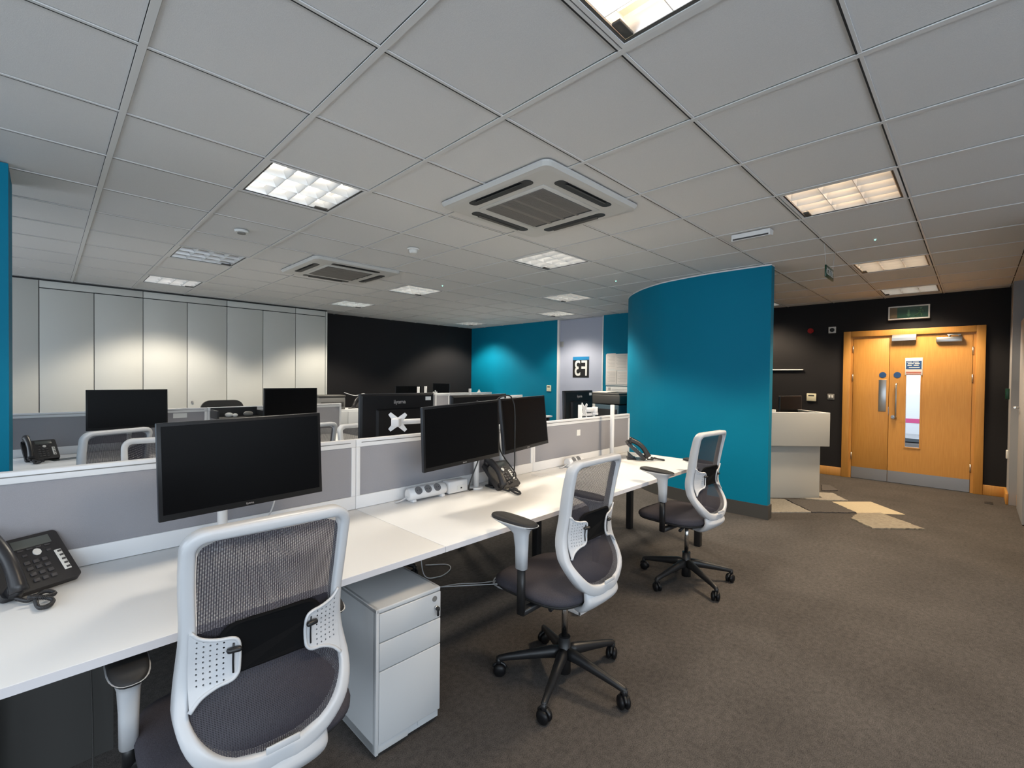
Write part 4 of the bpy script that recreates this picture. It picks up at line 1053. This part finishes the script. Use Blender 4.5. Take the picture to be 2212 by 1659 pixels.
# ------------------------------------------------------------------ things on the second row
w = thing('desk_tray', 'black open desk tray holding bits and pieces before the second row screen', 'tray', (1.36, 5.24, 0))
MB().b2((-.20, -.13, .965), (.22, .13, .972)).b2((-.20, -.13, .972), (-.185, .13, 1.045)).b2((.205, -.13, .972), (.22, .13, 1.03)).b2((-.20, .12, .972), (.22, .13, 1.06)).build('tray', M['black'], w)
MB().b2((-.02, -.03, DZT), (.02, .03, .966)).b2((-.12, -.10, DZT), (.12, .10, DZT+.01)).build('stand', M['black'], w)
tag(MB().ball((1.29, 5.24, .995), .023, (1.6, 1, 1)).ball((1.34, 5.22, .99), .018, (1.4, 1, 1)).build('headset', M['label_w']), 'small white earpiece bundle lying in the black tray', 'headset')
tag(MB().ball((1.46, 5.23, 1.0), .026, (1.8, 1, 1)).build('computer_mouse', M['mid_grey']), 'grey computer mouse lying in the black tray', 'mouse')
tag(MB().box((.12, 5.14, DZT+.001), (.18, .10, .0015), Euler((0, 0, R(20))).to_matrix()).build('paper_sheet', M['lcd']), 'grey green sheet of paper beside the second row phone', 'paper')
# cupboard and printer beyond
w = thing('low_cupboard', 'pale grey cupboard beyond the end of the second row screen', 'cupboard', (3.45, 7.3, 0), R(-10))
MB().b2((-.45, -.22, 0), (.45, .22, .86), .004).build('body', M['ped'], w); MB().b2((-.44, -.232, .04), (-.005, -.22, .83), .002).build('door', M['ped'], w); MB().b2((.005, -.232, .04), (.44, -.22, .83), .002).build('door', M['ped'], w)
w = thing('printer', 'dark grey printer on the pale cupboard, right of the cupboard wall', 'printer', (3.22, 7.32, .86), R(-10))
MB().b2((-.20, -.17, 0), (.20, .17, .19), .012).build('body', M['mid_grey'], w); MB().b2((-.17, -.185, .05), (.17, -.17, .12), .003).build('paper_tray', M['dark_grey'], w); MB().b2((-.205, -.175, .19), (.205, .175, .225), .008).build('lid', M['dark_grey'], w)
w = dup(p1, (3.70, 7.24, .86), R(-60), 'black phone with raised handset on the pale cupboard beyond', GP)
tag(MB().tube(bez([(3.45, 7.3, 1.12), (3.62, 7.25, 1.07), (3.75, 7.2, 1.10), (3.8, 7.2, 1.02), (3.7, 7.1, .98), (3.82, 7.15, .92), (3.75, 7.18, .885)], 8), .005, 6).build('cable_tangle', M['cable_w']), 'white cables looping over the pale cupboard', 'cable')
# far bank near the charcoal wall
GB = 'far desk bank by the charcoal wall'
def fr(dep, lat): # depth and lateral from the camera to plan position
    return (f.x*dep+r.x*lat, f.y*dep+r.y*lat)
x, y = 4.9, 7.35
desk(4.75, 7.0, 1.4, .75, 0, 'left far desk by the charcoal wall', [(.06, .06), (1.34, .06), (.06, .69), (1.34, .69)], GB)
desk(6.15, 7.0, 1.05, .75, 0, 'right far desk in the teal corner', [(.06, .06), (.99, .06), (.06, .69), (.99, .69)], GB)
screen(5.25, 7.76, 1.9, 0, 'long far screen parallel to the charcoal wall', 'far screens by the charcoal wall')
x, y = fr(9.0, -1.61)
t = screen(x, y-.22, .27, R(-45), 'short white-framed grey screen between the two monitor backs', 'far screens by the charcoal wall', z0=.72, top=1.08)
x, y = fr(9.3, -2.07); monitor((x, y, 1.06), .54, .30, R(-10), 0, 0, 'small far black monitor left of two white poles', group='far monitors')
x, y = fr(9.75, -1.48); monitor((x, y, 1.11), .36, .30, R(-50), 0, 0, 'far black monitor by the charcoal wall above the white-framed screen', group='far monitors')
for n_, (dep, lat, zt_, lab) in enumerate(((9.0, -1.81, 1.20, 'far white pole right of the small far monitor'), (9.0, -1.67, 1.21, 'far white pole next to the white-framed screen'), (9.1, -.82, 1.17, 'far white pole before the corner of the teal wall'))):
    x, y = fr(dep, lat); arm((x, y), zt_, None, lab, group='far bare white poles', rad=.026)
x, y = 5.6, 7.777
w = thing('desk_ornament', 'tiny white folded card standing on the far screen', 'card', (x, y, 1.062)); MB().b2((-.05, -.01, 0), (.05, .01, .03), .003).b2((-.005, -.012, .0), (.015, .012, .06), .004).build('card', M['label_w'], w)
x, y = 6.78, 7.777
w = thing('tent_card', 'small white tent card standing before the teal wall', 'card', (x, y, 1.062)); MB().prism([(-.04, 0), (.04, 0), (0, .07)], -.02, .02, M4=Matrix(((.7, .7, 0, 0), (-.7, .7, 0, 0), (0, 0, 1, 0), (0, 0, 0, 1))) @ Matrix.Rotation(PI/2, 4, 'X')).build('card', M['label_w'], w)
screen(5.25, 6.02, 1.35, R(10), 'far screen crossing before the teal wall', 'far screens by the charcoal wall')
desk(5.2, 5.25, 1.4, .75, R(10), 'far desk before the teal wall', [(.06, .06), (1.34, .06), (.06, .69), (1.34, .69)], GB)

# ------------------------------------------------------------------ reception
x, y = fr(5.40, 3.70)
ct = thing('reception_counter', 'white reception counter with overhanging upper band beside the curved teal wall', 'counter', (x, y, 0), math.atan2(r.y, r.x))
MB().b2((-.98, 0, .635), (0, .03, 1.015), .003).b2((-.03, .03, .635), (0, .66, 1.015), .003).build('upper_panel', M['counter'], ct)
MB().b2((-.93, .12, 0), (-.03, .15, .636), .002).b2((-.06, .15, 0), (-.03, .60, .636), .002).build('base', M['counter'], ct)
MB().b2((-.93, .03, .70), (-.03, .62, .725), .002).build('worktop', M['counter'], ct)
MB().b2((-.98, -.0, 1.0155), (0.0, .045, 1.027), .002).b2((-.045, .045, 1.0155), (0, .66, 1.027), .002).build('top_cap', M['steel_white'], ct)
x, y = fr(5.88, 3.53); t = monitor((x, y, 1.055), .50, .30, R(-14), 0, 0, 'black monitor standing behind the reception counter', group='reception monitors')
MB().b2((-.02, .03, -.325), (.02, .05, -.05)).b2((-.10, -.04, -.329), (.10, .10, -.319), .003).build('stand', M['black'], t)
x, y = fr(5.80, 3.235)
w = thing('reception_device', 'small white framed device left of the reception monitor', 'device', (x, y, .725), R(-45)); MB().b2((-.05, -.02, 0), (.05, .02, .31), .004).build('case', M['label_w'], w); MB().b2((-.03, -.023, .22), (.03, -.02, .27)).build('display', M['dark_grey'], w)

# rugs
def rug(name, P, m, label, h=.012, shag=True):
    # jagged shaggy outline, subdivided
    Q = []
    for i in range(len(P)):
        a, b = Vector(P[i]), Vector(P[(i+1) % len(P)])
        n_ = max(2, int((b-a).length/.02)) if shag else 1
        for k in range(n_):
            p = a.lerp(b, k/n_)
            if shag and k: nn = Vector((b.y-a.y, a.x-b.x)).normalized(); p = p+nn*random.uniform(-.006, .010)
            Q.append((p.x, p.y))
    mb = MB(); mb.prism(Q, .001, h)
    return tag(mb.build(name, m), label, 'rug', 'scattered rug squares by reception')
rug('rug_square', [(5.95, 1.73), (6.098, 1.559), (5.712, 1.206), (5.32, 1.56), (5.60, 1.90)], M['rug_l'], 'pale grey shaggy rug square at the foot of the curved wall')
rug('rug_square', [(6.127, 1.56), (6.393, 1.161), (6.053, 0.868), (5.72, 1.20)], M['rug_d'], 'dark brown shaggy rug square between the pale and cream ones')
rug('rug_square', [fr(5.745, 3.988), fr(5.391, 3.919), fr(5.397, 3.61), fr(5.50, 3.43), fr(5.505, 3.70), fr(5.80, 3.72)], M['rug_l'], 'pale rug square at the corner of the reception counter')
rug('rug_square', [(6.397, 1.161), (6.745, .836), (6.363, .497), (6.057, .868)], M['rug_c'], 'flat cream rug square nearest the doors', .006, False)
rug('rug_square', [(6.03, .855), (6.227, .685), (5.855, .313), (5.514, .667), (5.76, .87)], M['rug_t'], 'tan shaggy rug square, the nearest one to the open floor', .014)
rug('rug_square', [(7.334, 1.44), (7.361, 1.341), (7.098, 1.212), (6.944, 1.353)], M['rug_d'], 'small dark rug piece behind the reception counter', .014)
tag(MB().b2((7.66, -.17, .0005), (7.80, -.10, .004), .001).build('floor_socket', M['black_soft']), 'small dark floor plate near the right skirting', 'floor plate')

# ------------------------------------------------------------------ outside the doors
struct(MB().b2((XD+.12, -20, -1.75), (60, 30, -1.6)).build('ground', M['asphalt']))
cr = thing('parked_car', 'dark car parked outside, seen through the door glass', 'car', (19.0, 1.45, -1.6), R(90))
mb = MB(); prof_c = [(-2.0, .30), (-2.05, .60), (-1.85, .80), (-1.2, .88), (-.7, 1.30), (.6, 1.33), (1.3, .92), (1.95, .82), (2.1, .60), (2.05, .30)]
mb.prism(prof_c, -.8, .8, M4=Matrix(((1, 0, 0, 0), (0, 0, 1, 0), (0, 1, 0, 0), (0, 0, 0, 1)))); mb.build('body', M['car'], cr)
for wx in (-1.3, 1.3):
    for wy in (-.80, .80): MB().cyl((wx, wy-.1, .31), (wx, wy+.1, .31), .31, n=28).build('wheel', M['black'], cr); MB().cyl((wx, wy+(.1 if wy > 0 else -.115), .31), (wx, wy+(.115 if wy > 0 else -.1), .31), .19, n=20).build('hubcap', M['alu'], cr)
MB().b2((-.6, -.81, .93), (.55, .81, 1.22), .02).build('side_glass', M['panel'], cr)
vn = thing('van', 'white van with a pink band outside, seen through the door glass', 'van', (26.0, 2.2, -1.6), R(90))
MB().b2((-2.6, -1.0, .35), (2.6, 1.0, 2.6), .12).build('body', M['van'], vn); MB().b2((-2.5, .99, 1.32), (2.5, 1.012, 1.50)).build('band', M['pink'], vn)
for wx in (-1.7, 1.7):
    for wy in (-.9, .9): MB().cyl((wx, wy-.12, .38), (wx, wy+.12, .38), .38, n=24).build('wheel', M['black'], vn)

# ------------------------------------------------------------------ light
W = bpy.data.worlds.new('world'); S.world = W; W.use_nodes = True
bg = W.node_tree.nodes['Background']; bg.inputs['Color'].default_value = (.80, .90, 1, 1); bg.inputs['Strength'].default_value = 2.2
def area(name, loc, rot, sx, sy, power, col, spread=PI):
    l = bpy.data.lights.new(name, 'AREA'); l.shape = 'RECTANGLE'; l.size = sx; l.size_y = sy; l.energy = power; l.color = col; l.spread = spread
    o = bpy.data.objects.new(name, l); COL.objects.link(o); o.location = loc; o.rotation_euler = rot; return o
DAY = (.74, .87, 1); LAMP = (1, .90, .74); WARM = (1, .80, .56)
for (a, b), p in zip(wins, (76, 16)): area('daylight', ((a+b)/2, YS+.02, 1.6), (R(90), 0, 0), b-a-.1, 1.4, p, DAY)
for (a, b), p in zip(lw, (32, 11, 32)): area('daylight', (XL+.02, (a+b)/2, 1.6), (R(90), 0, R(-90)), b-a-.1, 1.4, p, DAY)
POW = {(1, 1): 12, (1, -3): 9, (1, 5): 3, (1, 8): 24, (5, 1): 28, (5, 5): 22, (5, 8): 24, (8, 3): 27, (10, 5): 15, (10, 9): 26, (5, -3): 28, (9, -3): 22, (12, -3): 22, (12, 0): 20}
for (i, j), p in POW.items():
    x, y = cell(i, j); warm = j == -3 or (i, j) == (12, 0)
    l = bpy.data.lights.new('lamp_light', 'SPOT'); l.energy = p*7.6; l.color = WARM if warm else LAMP
    l.spot_size = R(122); l.spot_blend = .28; l.shadow_soft_size = .22
    o = bpy.data.objects.new('lamp_light', l); COL.objects.link(o); o.location = (x+T/2, y+T/2, H-.006)

S.view_settings.view_transform = 'Standard'; S.view_settings.look = 'None'
S.view_settings.exposure = .10; S.view_settings.gamma = 1; S.view_settings.use_curve_mapping = False
S.cycles.use_denoising = True
S.cycles.max_bounces = 10; S.cycles.diffuse_bounces = 5; S.cycles.transparent_max_bounces = 16
S.cycles.sample_clamp_indirect = 6; S.cycles.caustics_reflective = False; S.cycles.caustics_refractive = False
bpy.context.view_layer.update()
